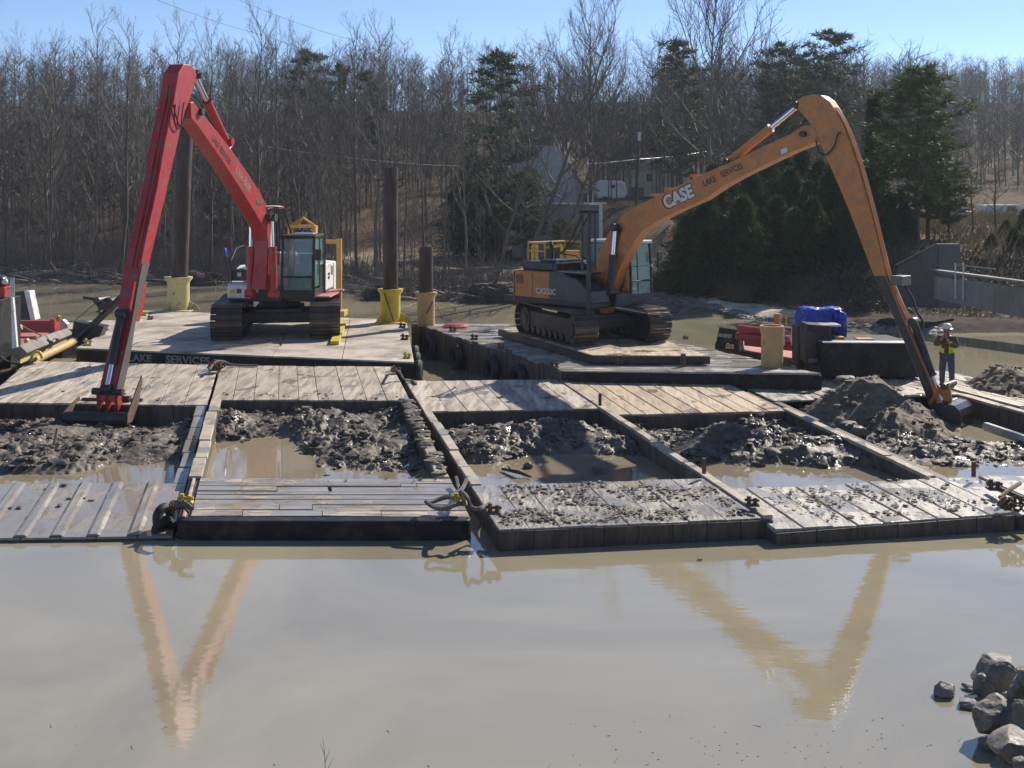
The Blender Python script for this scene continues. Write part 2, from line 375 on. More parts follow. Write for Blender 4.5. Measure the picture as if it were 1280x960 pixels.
def groundmat():
    m = bpy.data.materials.new('leaf_litter_and_silt'); m.use_nodes = True; t = m.node_tree; N = t.nodes; L = t.links; p = N['Principled BSDF']
    at = N.new('ShaderNodeAttribute'); at.attribute_name = 'soil'
    tc = N.new('ShaderNodeTexCoord')
    n = N.new('ShaderNodeTexNoise'); n.inputs['Scale'].default_value = 1.6; n.inputs['Detail'].default_value = 9; n.inputs['Roughness'].default_value = .7; L.new(tc.outputs['Object'], n.inputs['Vector'])
    r = N.new('ShaderNodeMapRange'); r.inputs[1].default_value = .3; r.inputs[2].default_value = .7; r.inputs[3].default_value = .45; r.inputs[4].default_value = 1.5; L.new(n.outputs['Fac'], r.inputs[0])
    mu = N.new('ShaderNodeVectorMath'); mu.operation = 'SCALE'; L.new(at.outputs['Color'], mu.inputs[0]); L.new(r.outputs[0], mu.inputs['Scale'])
    L.new(mu.outputs[0], p.inputs['Base Color']); p.inputs['Roughness'].default_value = .95; p.inputs['Specular IOR Level'].default_value = .08
    b = N.new('ShaderNodeBump'); b.inputs['Strength'].default_value = .8; b.inputs['Distance'].default_value = .06
    n2 = N.new('ShaderNodeTexNoise'); n2.inputs['Scale'].default_value = 7; n2.inputs['Detail'].default_value = 6; L.new(tc.outputs['Object'], n2.inputs['Vector']); L.new(n2.outputs['Fac'], b.inputs['Height']); L.new(b.outputs[0], p.inputs['Normal'])
    return m
M['ground'] = groundmat()
go = gm.build('ground', M['ground'], smooth=True); go['kind'] = 'structure'
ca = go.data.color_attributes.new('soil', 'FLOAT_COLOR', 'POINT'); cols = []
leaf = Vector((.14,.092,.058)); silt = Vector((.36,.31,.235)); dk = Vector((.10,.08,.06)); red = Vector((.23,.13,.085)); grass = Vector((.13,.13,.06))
for (X, Y, z) in gm.v:
    if Y < 30: c = dk*1.0 if z > .2 else silt*.55
    else:
        t = Y-interp(X, BANK); r = ss(7, 12, X); n = noise.noise(Vector((X*.2, Y*.2, 4)))
        c = leaf.lerp(red, ss(0, .5, n)*.5)
        if r < 1:
            s = (1-ss(98, 106, Y))*(1-r); c = c.lerp(silt, s*(.8+n*.4))
            if t < 7: c = c.lerp(dk, .7*(1-r)*(1-ss(3, 7, t)))
        sb = ss(.8, 1.5, t)*(1-ss(5.0, 6.2, t))*ss(6, 8, X)*(1-ss(13, 16, X)); c = c.lerp(silt*1.5, sb)
        if X > 14: c = c.lerp(dk*.55, ss(14, 16.5, X)*(1-ss(9, 14, t)))  # right bank: wet soil, with wall and tree shade put into the colour
        if X > 20 and 75 < Y < 105: c = c.lerp(grass, .6)
        if Y > 105: c = leaf.lerp(dk, .5)*.8
        if t > 1 and X < -2 and 76 < Y < 98: c = c.lerp(leaf, .45)
    cols += [c.x, c.y, c.z, 1]
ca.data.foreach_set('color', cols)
wm = MB(); wm.poly([(-1200,-6,0),(1200,-6,0),(1200,1500,0),(-1200,1500,0)], [(0,1,2,3)])
wo = wm.build('pond_water', M['water']); wo['kind'] = 'structure'

# ---------------------------------------------------------------- hopper barges
class Quad:                                    # corners front-left, front-right, back-left, back-right
    def __init__(s, fl, fr, bl, br): s.fl, s.fr, s.bl, s.br = [Vector(p) for p in (fl, fr, bl, br)]
    def __call__(s, u, v, dz=0):
        p = (s.fl*(1-u)+s.fr*u)*(1-v)+(s.bl*(1-u)+s.br*u)*v
        return Vector((p.x, p.y, p.z+dz))
    def uv(s, P):                              # inverse, by a few Newton steps
        u, v = .5, .5
        for _ in range(12):
            q = s(u, v); e = Vector((P[0]-q.x, P[1]-q.y)); du = s(u+.01, v)-q; dv = s(u, v+.01)-q
            det = du.x*dv.y-du.y*dv.x
            u += .01*(e.x*dv.y-e.y*dv.x)/det; v += .01*(du.x*e.y-du.y*e.x)/det
        return u, v
def slab(mb, Q, u0, u1, v0, v1, d0, d1, mi=0):
    C = [(u0,v0),(u1,v0),(u1,v1),(u0,v1)]
    mb.hexa([Q(u,v,d0) for u,v in C], [Q(u,v,d1) for u,v in C], mi)
def planks(Q, root, name, m, u0, u1, v0, v1, n, along='v', th=.05, gap=.012, jit=.008, splits=0, off=.0, bevel=.012, wj=.15):
    # n boards side by side; along 'v' = boards run front to back
    ws = [1+random.uniform(-wj, wj) for _ in range(n)]; tot = sum(ws); a = 0
    size = (Q(u1,v0)-Q(u0,v0)).length if along == 'v' else (Q(u0,v1)-Q(u0,v0)).length
    lenn = (Q(u0,v1)-Q(u0,v0)).length if along == 'v' else (Q(u1,v0)-Q(u0,v0)).length
    g = gap/size; out = []
    for k in range(n):
        s0 = a/tot; a += ws[k]; s1 = a/tot
        cuts = [0, 1]
        if splits:
            cuts = sorted([0, 1]+[random.uniform(.12, .88) for _ in range(random.randint(0, splits))])
        for c0, c1 in zip(cuts, cuts[1:]):
            if c1-c0 < .04: continue
            e = random.uniform(0, .02) if splits else 0
            cc0 = c0+gap/lenn; cc1 = c1-gap/lenn
            if along == 'v': U0, U1, V0, V1 = u0+(u1-u0)*s0+g/2, u0+(u1-u0)*s1-g/2, v0+(v1-v0)*cc0, v0+(v1-v0)*cc1
            else: U0, U1, V0, V1 = u0+(u1-u0)*cc0, u0+(u1-u0)*cc1, v0+(v1-v0)*s0+g/2, v0+(v1-v0)*s1-g/2
            mb = MB(); dz = random.uniform(-jit, jit); C = [(U0,V0),(U1,V0),(U1,V1),(U0,V1)]
            tj = [random.uniform(-jit, jit)*.6+dz for _ in range(4)]
            mb.hexa([Q(u,v,off-th) for u,v in C], [Q(u,v,off+t) for (u,v),t in zip(C, tj)])
            out.append(mb.build(name, m, root, bevel=bevel))
    return out
def barge(name, label, Q, front, far, lw, rw, zf=-.35, hullm='hull', draft=-.55):
    c = Q(.5,.5); c.z = 0
    r = thing(name, label, 'barge', c, 'hopper barges moored side by side')
    mb = MB()
    slab(mb, Q, 0, 1, 0, front, -1.3, -.05); slab(mb, Q, 0, 1, far, 1, -1.5, -.05)
    slab(mb, Q, 0, lw, front, far, -1.3, -.02); slab(mb, Q, 1-rw, 1, front, far, -1.3, -.02)
    slab(mb, Q, lw, 1-rw, front, far, -1.6, -1.25)
    mb.build('hull', M[hullm], r, bevel=.03)
    return r
b1 = Quad(G(-225,676,.07), G(216,670,.08), G(36,451,.85), G(273,456,.85))
b2 = Quad(G(221,648,.32), G(589,648,.32), G(276,457,.88), G(491,458,.88))
b3 = Quad(G(623,662,.36), G(967,647,.36), G(506,476,.72), G(703,474,.72))
b4 = Quad(G(969,664,.24), G(1268,641,.32), G(706,475,.72), G(905,473,.72))
b5 = Quad(G(1272,643,.28), G(1730,638,.30), G(907,474,.62), G(1108,465,.62))
b6 = Quad(G(1670,612,.5), G(1830,606,.5), G(1111,465,.62), G(1178,463,.62))
def vat(Q, px, py, z): return Q.uv(G(px, py, z))
f1 = vat(b1, 60, 600, .3)[1]; k1 = vat(b1, 130, 498, .72)[1]
f2 = vat(b2, 400, 589, .55)[1]; k2 = vat(b2, 390, 496, .78)[1]
f3 = vat(b3, 720, 597, .52)[1]; k3 = vat(b3, 640, 510, .66)[1]
f4 = vat(b4, 1040, 597, .47)[1]; k4 = vat(b4, 860, 512, .66)[1]
f5 = vat(b5, 1220, 589, .45)[1]; k5 = .86
B1 = barge('hopper_barge', 'partly sunken hopper barge at far left, front deck awash, red boom bucket resting in it', b1, f1, k1, .045, .045)
B2 = barge('hopper_barge', 'hopper barge with cracked crosswise timber front deck, second barge from the left', b2, f2, k2, .05, .05)
B3 = barge('hopper_barge', 'middle hopper barge with mud-splattered front deck and high dark side wall toward the water', b3, f3, k3, .045, .04)
B4 = barge('hopper_barge', 'hopper barge with tan far decking and wet muddy striped front deck', b4, f4, k4, .04, .045)
B5 = barge('hopper_barge', 'hopper barge holding the sandy mound and the orange machine\'s bucket', b5, f5, k5, .04, .05)
B6 = barge('hopper_barge', 'outermost barge on the right where the man in hi-vis vest stands', b6, .3, .66, .04, .04)
# decks
planks(b1, B1, 'deck_panel', M['steel_deck'], .0, 1, 0, f1, 9, 'v', jit=.004)
mb = MB()
for k in range(1, 9):
    u = k/9+random.uniform(-.01,.01); q = [b1(u-.022,.003,.0), b1(u+.022,.003,.0), b1(u+.022,f1-.003,.0), b1(u-.022,f1-.003,.0)]
    pr = MB(); pr.hexa(q, [p+Vector((0,0,random.uniform(.03,.06))) for p in [q[0].lerp(q[1],.25), q[0].lerp(q[1],.75), q[3].lerp(q[2],.75), q[3].lerp(q[2],.25)]])
    pr.build('deck_rib', M['steel_deck'], B1, bevel=.01)
planks(b1, B1, 'plank', M['plank'], 0, 1, k1, 1, 9, 'v')
planks(b2, B2, 'plank', M['plank'], .0, 1, k2, 1, 9, 'v')
planks(b2, B2, 'plank', M['plank_x'], .045, 1, .008, f2, 8, 'u', splits=3, jit=.012, gap=.006, bevel=.004, wj=.4)
planks(b2, B2, 'plank', M['gunwale'], 0, .043, .008, f2, 1, 'v')
planks(b3, B3, 'plank', M['plank'], 0, .96, k3, 1, 8, 'v')
planks(b3, B3, 'plank', M['plank_muddy'], 0, .96, 0, f3, 8, 'v')
planks(b4, B4, 'plank', M['plank_tan'], 0, .96, k4, 1, 10, 'v', gap=.03)
planks(b4, B4, 'plank', M['plank_wet'], 0, 1, 0, f4, 9, 'v', gap=.035, jit=.02)
planks(b5, B5, 'plank', M['plank_wet'], 0, 1, 0, f5, 8, 'v', gap=.03, jit=.02)
planks(b5, B5, 'plank', M['plank_wet'], 0, 1, k5-.1, 1, 7, 'v', gap=.03, jit=.02)
planks(b6, B6, 'plank', M['plank'], 0, 1, .6, 1, 8, 'v', gap=.02)
planks(b6, B6, 'plank', M['plank'], 0, 1, 0, .25, 6, 'v', gap=.02)
# gunwale timbers along the hoppers, in lengths
def gun(Q, root, u0, u1, v0, v1, n, m='gunwale', dz=.03):
    for k in range(n):
        a = v0+(v1-v0)*k/n; b = v0+(v1-v0)*(k+1)/n; mb = MB(); j = random.uniform(-.004,.004)
        slab(mb, Q, u0+j, u1+j, a+.002, b-.002, -.05, dz+random.uniform(-.012,.012)); mb.build('gunwale_timber', M[m], root, bevel=.012)
gun(b1, B1, .955, 1, f1, k1, 6, 'steel_deck', 0); gun(b1, B1, 0, .045, f1, k1, 5)
gun(b2, B2, 0, .05, f2, k2, 5); gun(b2, B2, .955, 1, f2, k2, 6)
gun(b3, B3, 0, .043, f3, k3, 5); gun(b3, B3, .962, 1, 0, 1, 7)
gun(b4, B4, .957, 1, f4, k4+.02, 4); gun(b5, B5, .95, 1, f5, k5-.1, 5)
# hull side: vertical stain planks of the middle barges' front walls
def frontwall(Q, root, n, h, m='hull', v=0):
    for k in range(n):
        mb = MB(); a = k/n+.002; b = (k+1)/n-.002; d = random.uniform(.012,.03)
        p0, p1 = Q(a, v), Q(b, v); nrm = Vector((0,-1,0))*d
        mb.hexa([p0+nrm+Vector((0,0,-h)), p1+nrm+Vector((0,0,-h)), p1+Vector((0,0,-h)), p0+Vector((0,0,-h))], [p0+nrm+Vector((0,0,-.035)), p1+nrm+Vector((0,0,-.035)), p1+Vector((0,0,-.035)), p0+Vector((0,0,-.035))])
        mb.build('hull_panel', M[m], root, bevel=.008)
frontwall(b3, B3, 8, .9); frontwall(b4, B4, 6, .9)
mb = MB(); P = [b2(.01,0,-.16)+Vector((0,-.05,0)), b2(.06,0,-.2)+Vector((0,-.16,0)), b2(.5,0,-.2)+Vector((0,-.18,0)), b2(.94,0,-.2)+Vector((0,-.16,0)), b2(.99,0,-.16)+Vector((0,-.05,0))]
P = [b2(.0,.004)]+[b2(.004,-.006),b2(.015,-.012),b2(.04,-.015),b2(.5,-.016),b2(.96,-.015),b2(.985,-.012),b2(.996,-.006),b2(1,.004)]; P = [Vector((p.x,p.y,.3)) for p in P]; mb.extr([p+Vector((0,0,.035)) for p in P], (0,0,-.75)); mb.build('rounded_bow', M['blackhull'], B2, bevel=.03)
for Q, root, v, n in ((b3, B3, k3, 8), (b4, B4, k4, 10), (b1, B1, k1, 9), (b2, B2, k2, 9)):     # inner face of the far deck
    for k in range(n):
        mb = MB(); a = .045+.91*k/n; b = .045+.91*(k+1)/n-.004; d = random.uniform(.01,.025)
        C = [Q(a,v), Q(b,v)]; nn = Vector((0,-d,0)); lo = Vector((0,0,-1.1)); hi = Vector((0,0,-.05))
        mb.hexa([C[0]+nn+lo, C[1]+nn+lo, C[1]+lo, C[0]+lo], [C[0]+nn+hi, C[1]+nn+hi, C[1]+hi, C[0]+hi]); mb.build('hopper_wall_panel', M['hull'], root)
# ---------------------------------------------------------------- pools and mud inside the hoppers
for Q, f, k, z, lab in ((b1,f1,k1,.0,'brown water pooled in the hopper of the sunken left barge'), (b2,f2,k2,.16,'brown water pooled behind the cracked timber front deck'),
                   (b3,f3,k3,.12,'water pooled in the middle barge\'s hopper'), (b4,f4,k4,.12,'blue reflecting water pooled in the hopper right of the middle'), (b5,f5,k5-.1,.16,'brown water pooled below the sandy mound')):
    if z == 0: z = .03
    kk = k
    if Q is b5: k = f+.14
    C = [Q(.04,f), Q(.96,f), Q(.96,k), Q(.04,k)]; mb = MB(); mb.poly([(p.x,p.y,z) for p in C], [(0,1,2,3)])
    o = mb.build('hopper_pool', M['pool']); o['kind'] = 'structure'
def clodfield(P, amp=1, seed=0):
    q = Vector((P.x, P.y, seed)); r1 = 1-abs(noise.noise(q*2.3))*2.2; r2 = 1-abs(noise.noise(q*5.5+Vector((3,1,0))))*2.2
    c = noise.cell(q*4.2); c2 = noise.noise(q*11)
    return amp*(.085*max(0,r1)**.7+.05*max(0,r2)+.05*c2+.022*noise.noise(q*19)+.014*noise.noise(q*34))
def mudbed(name, Q, f, k, base, mounds, amp, label, matn='mud', zmin=-.3, seed=0, step=.042, u0=.04, u1=.96, cat='mud'):
    w = (Q(1,.5)-Q(0,.5)).length*(u1-u0); l = (Q(.5,k)-Q(.5,f)).length
    nx, ny = int(w/step), int(l/step); mb = MB()
    for j in range(ny+1):
        for i in range(nx+1):
            u = u0+(u1-u0)*i/nx; v = f+(k-f)*j/ny; P = Q(u, v); z = base(u, (v-f)/(k-f))
            for (c, r, h) in mounds:
                d2 = ((P.x-c.x)**2+(P.y-c.y)**2)/(r*r); z += h*math.exp(-d2)
            warp = noise.noise(Vector((P.x*1.1, P.y*1.1, seed+7)))*.16+noise.noise(Vector((P.x*.5, P.y*.5, seed+2)))*.14
            z += warp+clodfield(P, amp*(.4+.9*ss(-.2,.35,noise.noise(Vector((P.x*.6,P.y*.6,seed+4))))), seed)-.12*amp
            jx = noise.noise(Vector((P.x*9,P.y*9,seed+1)))*.02; jy = noise.noise(Vector((P.x*9,P.y*9,seed+5)))*.02
            if 0 < i < nx and 0 < j < ny: P.x += jx; P.y += jy
            mb.v.append((P.x, P.y, max(z, zmin)))
    for j in range(ny):
        for i in range(nx):
            a = j*(nx+1)+i; mb.f.append([a, a+1, a+nx+2, a+nx+1]); mb.m.append(0)
    o = mb.build(name, M[matn], smooth=True, sharp=False); tag(o, label, cat, None, 'stuff')
    cm = MB(); rq = random.Random(seed*31)
    for q in range(2600):
        i = rq.randrange(len(mb.v)); p = mb.v[i]
        if p[2] < .10 or noise.noise(Vector((p[0]*1.5,p[1]*1.5,seed)))+rq.uniform(-.3,.3) < .0: continue
        s_ = .018+.075*rq.random()**2.5; R_ = Matrix.Rotation(rq.random()*6, 3, 'Z') @ Matrix.Rotation(rq.uniform(-.9,.9), 3, 'X')
        cm.rock((p[0], p[1], p[2]+s_*.25), (s_*1.7, s_, s_*.6), 1, .55, q, R_)
    o2 = cm.build('mud_clods', M[matn]); tag(o2, 'loose clods on the '+label, 'mud', None, 'stuff'); return o
mudbed('mud', b1, f1, k1, lambda u,v: -.28+.58*ss(.18,.5,v+.14*(1-ss(.45,.7,u))-.08*ss(.75,1,u))-.1*ss(.9,1,v), [(G(30,512,.3),.8,-.4),(G(118,520,.3),.95,-.22)], 1.0, 'wet dark mud heaped in the left hopper under the red bucket', seed=1)
mudbed('mud', b2, f2, k2, lambda u,v: -.2+.66*ss(.12,.8,v+.34*ss(.35,.55,u)-.1), [(G(420,520,.4),.9,.2),(G(310,570,.2),.8,-.3)], 1.3, 'wet dark mud filling the hopper behind the cracked timber deck', seed=2)
mudbed('mud', b3, f3, k3, lambda u,v: -.36+.68*ss(.3,.65,v)-.15*ss(.85,1,v)*(1-u), [(G(690,540,.3),.95,.32),(G(620,548,.3),.7,.28),(G(585,575,.1),.6,.25)], 1.2, 'dark mud heap in the middle barge above the reflecting pool', seed=3)
mudbed('mud', b4, f4, k4, lambda u,v: -.34+.52*ss(.22,.5,v)+.32*ss(.5,.75,u)*(1-.3*v), [(G(900,552,.3),1.1,.32),(G(850,545,.3),.9,.2)], 1.1, 'wet mud in the barge right of the middle, half in wall shadow', seed=4)
mudbed('mud', b5, f5, k5-.1, lambda u,v: -.35+.6*ss(.10,.22,v), [(Vector((11.4,28.4,0)),1.3,-.7)], 1.15, 'rough dark clods around the foot of the sandy mound', seed=5)
def pile(name, c, r, h, label, seed, matn='sand', res=90, asp=(1,1), pw=1.0, rot=0, amp=1.0):
    mb = MB(); n = res
    cr, sr = math.cos(rot), math.sin(rot)
    for j in range(n+1):
        for i in range(n+1):
            a = -1.25+2.5*i/n; b = -1.25+2.5*j/n; d = math.hypot(a, b)
            X = c.x+(a*cr-b*sr)*r*asp[0]; Y = c.y+(a*sr+b*cr)*r*asp[1]; q = Vector((X, Y, seed))
            z = h*max(0, 1-max(0, d+noise.noise(q*.9)*.22)**pw)-.05
            if d > 1.05: z -= (d-1.05)*3
            z += amp*(noise.fractal(q*1.6, .8, 2, 6)*.10+noise.noise(q*7)*.03+noise.noise(q*17)*.02)
            mb.v.append((X, Y, c.z+z))
    for j in range(n):
        for i in range(n):
            a = j*(n+1)+i; mb.f.append([a, a+1, a+n+2, a+n+1]); mb.m.append(0)
    o = mb.build(name, M[matn], smooth=True, sharp=False); tag(o, label, 'mound', None, 'stuff')
    cm = MB(); rq = random.Random(seed)
    for q_ in range(2200):
        p = mb.v[rq.randrange(len(mb.v))]
        if p[2] < c.z+.06 or noise.noise(Vector((p[0]*2,p[1]*2,seed)))+rq.uniform(-.4,.4) < 0: continue
        s_ = .012+.09*rq.random()**4; cm.rock((p[0],p[1],p[2]+s_*.2), (s_*1.3,s_,s_*.75), 1, .5, q_, rotz(rq.random()*6))
    o2 = cm.build('loose_clods', M[matn]); tag(o2, 'loose crumbs on the '+label, 'mud', None, 'stuff'); return o
pile('sand_pile', Vector((9.25, 29.5, .1)), 2.0, 1.15, 'tall sandy mud mound left of the orange machine\'s bucket', 11, res=130, asp=(1.0,1.25), pw=1.15)
pile('sand_pile', Vector((13.9, 31.5, .15)), 2.1, 1.15, 'sandy mud mound right of the man in hi-vis vest', 12, res=120, asp=(1,1.1), pw=1.1)
pile('clod_pile', G(1200,562,.2), 1.5, .2, 'low ridge of dark clods in front of the orange machine\'s bucket', 13, 'mud', 110, asp=(1.7,.45), pw=2)
# clods and scraps scattered over the decks
def scraps(name, Q, u0, u1, v0, v1, n, label, smax=.045, dz=.01, dens=None, matn='mud'):
    mb = MB()
    for i in range(n):
        u = random.uniform(u0, u1); v = random.uniform(v0, v1)
        P = Q(u, v); 
        if noise.noise(Vector((P.x*1.3, P.y*1.3, 3)))+random.uniform(-.25,.25) < (dens or -.05): continue
        s = smax*(.18+.82*random.random()**3); mb.rock(P+Vector((0,0,dz+s*.2)), (s*1.5, s, s*.42), 1, .35, i, rotz(random.random()*6))
    o = mb.build(name, M[matn]); return tag(o, label, 'mud', None, 'stuff')
scraps('mud_scraps', b3, .02, .94, .01, f3, 3200, 'mud clods splattered over the middle barge\'s front deck')
scraps('mud_scraps', b4, .05, .98, .02, f4, 1500, 'mud clods scattered over the wet striped front deck')
scraps('mud_scraps', b5, .02, .7, .02, f5, 160, 'few mud clods on the rightmost front deck')
scraps('mud_scraps', b2, .05, .98, k2, k2+.06, 160, 'mud clods along the hopper edge of the second barge')
scraps('mud_scraps', b2, .6, .98, f2-.03, f2, 60, 'mud clods at the right inner corner of the cracked timber deck')
scraps('mud_scraps', b2, .95, 1.0, f2, k2, 420, 'mud smeared along the timber edge between second and middle barges', .13, .02, -.3)
scraps('mud_scraps', b1, .3, 1, k1, 1, 160, 'mud scraps on the far deck of the left barge', .05)
scraps('mud_scraps', b1, .2, .9, .1, f1, 60, 'mud scraps on the flooded front deck', .07)
scraps('sand_scraps', b5, .1, 1, k5-.1, 1, 120, 'sandy crumbs on the far deck beside the mound', .1, .01, -.1, 'sand')
# ---------------------------------------------------------------- platforms
pa = Quad(G(95,435,.98), G(518,452.5,.98), G(178,388,.98), G(508,400,.98))
PA = thing('work_platform', 'deck barge with dusty plates carrying the red excavator', 'work barge', (pa(.5,.5).x, pa(.5,.5).y, 0))
mb = MB(); slab(mb, pa, 0,1,0,1,-1.6,-.045); mb.build('hull', M['blackhull'], PA, bevel=.04)
for i in range(5):
    for j in range(4):
        mb = MB(); slab(mb, pa, i/5+.001, (i+1)/5-.001, j/4+.001, (j+1)/4-.001, -.05, random.uniform(0,.006)); mb.build('deck_plate', M['plate'], PA, bevel=.006)
xd = (pa.fr-pa.fl); text('LAKE', .32, M['lettering'], pa(.165,0,-.34)+Vector((0,-.012,0)), xd, (0,0,1), PA, label='LAKE painted on the platform side', bold=.008, wide=1.15)
text('SERVICES', .32, M['lettering'], pa(.165,0,-.34)+xd.normalized()*1.35+Vector((0,-.012,0)), xd, (0,0,1), PA, label='SERVICES painted on the platform side', bold=.008, wide=1.2)
pb = Quad(G(703,463,1.03), G(1028,467,1.03), G(515,403.5,1.03), G(515,403.5,1.03)+(G(1028,467,1.03)-G(703,463,1.03)))
PB = thing('work_platform', 'deck barge with tyre fenders along its dark side carrying the orange excavator', 'work barge', (pb(.5,.5).x, pb(.5,.5).y, 0))
mb = MB(); slab(mb, pb, 0,1,0,1,-1.6,-.055); mb.build('hull', M['blackhull'], PB, bevel=.04)
planks(pb, PB, 'plank', M['plank_wetx'], 0, 1, 0, 1, 34, 'u', splits=2, jit=.014, gap=.025)
n = 9                                           # timber facing of the left side
for k in range(n*3):
    a = k/(n*3)+.001; b = (k+1)/(n*3)-.001; p0, p1 = pb(0,a), pb(0,b); nn = Vector((-.92,-.4,0))*random.uniform(.02,.06); lo = Vector((0,0,-1.2)); hi = Vector((0,0,random.uniform(-.06,.05)))
    mb = MB(); mb.hexa([p0+nn+lo, p0+lo, p1+lo, p1+nn+lo], [p0+nn+hi, p0+hi, p1+hi, p1+nn+hi]); mb.build('side_timber', M['hull'], PB, bevel=.01)
def tyre(P, axis, r, parent_label, rr=.13):
    mb = MB(); A = Vector(axis).normalized(); up = Vector((0,0,1)); s = A.cross(up).normalized(); pts = []
    for k in range(20):
        t = 2*math.pi*k/20; pts.append(Vector(P)+(s*math.cos(t)+up*math.sin(t))*r)
    mb.tube(pts, rr, 8, closed=True)
    return single(mb, 'tyre_fender', M['rubber'], parent_label, 'tyre', P, 'tyre fenders hung on the work barges', smooth=True)
nb = Vector((-.92,-.4,0))
for v, lb in ((.2,'tyre fender nearest the corner on the orange machine\'s barge'), (.36,'second tyre fender from the corner on the dark barge side'), (.6,'third tyre fender along the dark barge side'), (.8,'tyre fender farthest back on the dark barge side')):
    tyre(pb(0,v,-.62)+nb*.2, nb, .36, lb)
for v, lb in ((.03,'front tyre fender on the right side of the red machine\'s platform'), (.18,'second tyre fender on the right side of the red machine\'s platform'), (.32,'third tyre fender on the right side of the red machine\'s platform')):
    tyre(pa(1,v,-.35)+Vector((.14,0,0)), (1,0,0), .27, lb, .11)
pm = Quad(G(741,443.5,1.3), G(886,444.5,1.3), G(625,411,1.3), G(800,414,1.3))
PM = thing('timber_mat', 'raised timber mat under the tracks of the orange excavator', 'mat', (pm(.5,.5).x, pm(.5,.5).y, 1.06))
for k in range(14):
    mb = MB(); slab(mb, pm, 0, 1, k/14+.001, (k+1)/14-.001, -.24, random.uniform(-.01,.01)); mb.build('mat_timber', M['plank_tan'], PM, bevel=.012)
mb = MB(); slab(mb, pm, -.004, 1.004, -.012, -.001, -.235, -.02); mb.build('edge_beam', M['dark_steel'], PM)
mb = MB(); slab(mb, pm, -.014, -.001, -.01, 1.0, -.235, -.015); mb.build('edge_beam', M['dark_steel'], PM)
# ---------------------------------------------------------------- excavators
class Plane:                     # upright plane through C, heading f; off = metres toward the operator's left
    def __init__(s, C, ang):
        s.C = Vector(C); s.f = Vector((math.sin(ang), -math.cos(ang), 0)); s.l = Vector((-s.f.y, s.f.x, 0))
    def P(s, px, py, off=0):
        d = Vector(((px-640)/F, 1, -(py-Y0)/F)); o = Vector((0,0,HC)); q = s.C+s.l*off
        t = (q-o).dot(s.l)/d.dot(s.l); return o+d*t
    def at(s, x, y, z): return s.C+s.f*x+s.l*y+Vector((0,0,z))
def track(EX, pl, y, L, H, W, k, lab=None):
    # pl gives local frame: x forward, y left; part 'track' with its shoes as sub-parts
    r = H/2; mb = MB(); A = lambda x, z, yy: pl.at(x, yy, z)
    prof = []; hr = r-.06*k
    for i in range(9): t = -math.pi/2+math.pi*i/8; prof.append((L/2-r+hr*.55*math.cos(t), r+hr*.72*math.sin(t)))
    for i in range(9): t = math.pi/2+math.pi*i/8; prof.append((-L/2+r+hr*.55*math.cos(t), r+hr*.72*math.sin(t)))
    w2 = W*.30; mb.extr([A(x, z, y-w2) for x, z in prof], pl.l*(2*w2))
    fr = mb.build('track', [M['dark_steel']], EX, bevel=.02)
    if lab: fr['label'] = lab
    for sx, nm in ((1, 'idler'), (-1, 'sprocket')):
        m2 = MB(); c = A(sx*(L/2-r), r, y); m2.cyl(c-pl.l*W*.34, c+pl.l*W*.34, r-.10*k, 18); m2.cyl(c-pl.l*W*.38, c+pl.l*W*.38, r*.45, 12); m2.build(nm, M['dark_steel'], fr, smooth=True)
    for i in range(8):
        m2 = MB(); c = A(-L/2+r+.25*k+(L-2*r-.5*k)*i/7, .2*k, y); m2.cyl(c-pl.l*W*.36, c+pl.l*W*.36, .13*k, 10); m2.build('roller', M['dark_steel'], fr, smooth=True)
    # shoe path
    per = 2*(L-2*r)+2*math.pi*r; n = int(per/(.19*k)); base = None
    for i in range(n):
        s = per*i/n; st = L-2*r
        if s < st: x, z, a = -st/2+s, 0, 0
        elif s < st+math.pi*r: t = (s-st)/r; x, z, a = st/2+r*math.sin(t), r-r*math.cos(t), t
        elif s < 2*st+math.pi*r: x, z, a = st/2-(s-st-math.pi*r), 2*r-.035*k*math.sin(math.pi*(s-st-math.pi*r)/st), math.pi
        else: t = (s-2*st-math.pi*r)/r; x, z, a = -st/2-r*math.sin(t), r+r*math.cos(t), math.pi+t
        if base is None:
            m2 = MB(); p = .19*k*.47; h = .022*k
            pr = [(-p,0),(p,0),(p,h),(p*.75,h),(p*.7,h+.035*k),(p*.6,h+.035*k),(p*.5,h),(.04*k,h),(.03*k,h+.03*k),(-.01*k,h+.03*k),(-.02*k,h),(-p*.6,h),(-p*.65,h+.035*k),(-p*.78,h+.035*k),(-p*.85,h),(-p,h)]
            m2.extr([(a_, -W/2, -b_) for a_, b_ in pr], (0, W, 0)); o = m2.build('shoe', M['shoe'], None); o.parent = fr; base = o
        else: o = base.copy(); COL.objects.link(o); o.parent = fr
        pos = A(x, z+.045*k, y)-WL[fr.name]
        # local axes: X tangent, Y left, Z = inward normal
        T = pl.f*math.cos(a)+Vector((0,0,1))*math.sin(a); Nn = T.cross(pl.l)
        Mx = Matrix((T, pl.l, Nn)).transposed().to_4x4(); Mx.translation = pos; o.matrix_local = Mx
def poly_part(name, pl, pts, off, w, m, parent, mi=None, bevel=.02, smooth=False):
    mb = MB(); P = [pl.P(x, y, off) for x, y in pts]; mb.extr(P, pl.l*w)
    bmx = mb.build(name, m, parent, bevel=bevel); return bmx
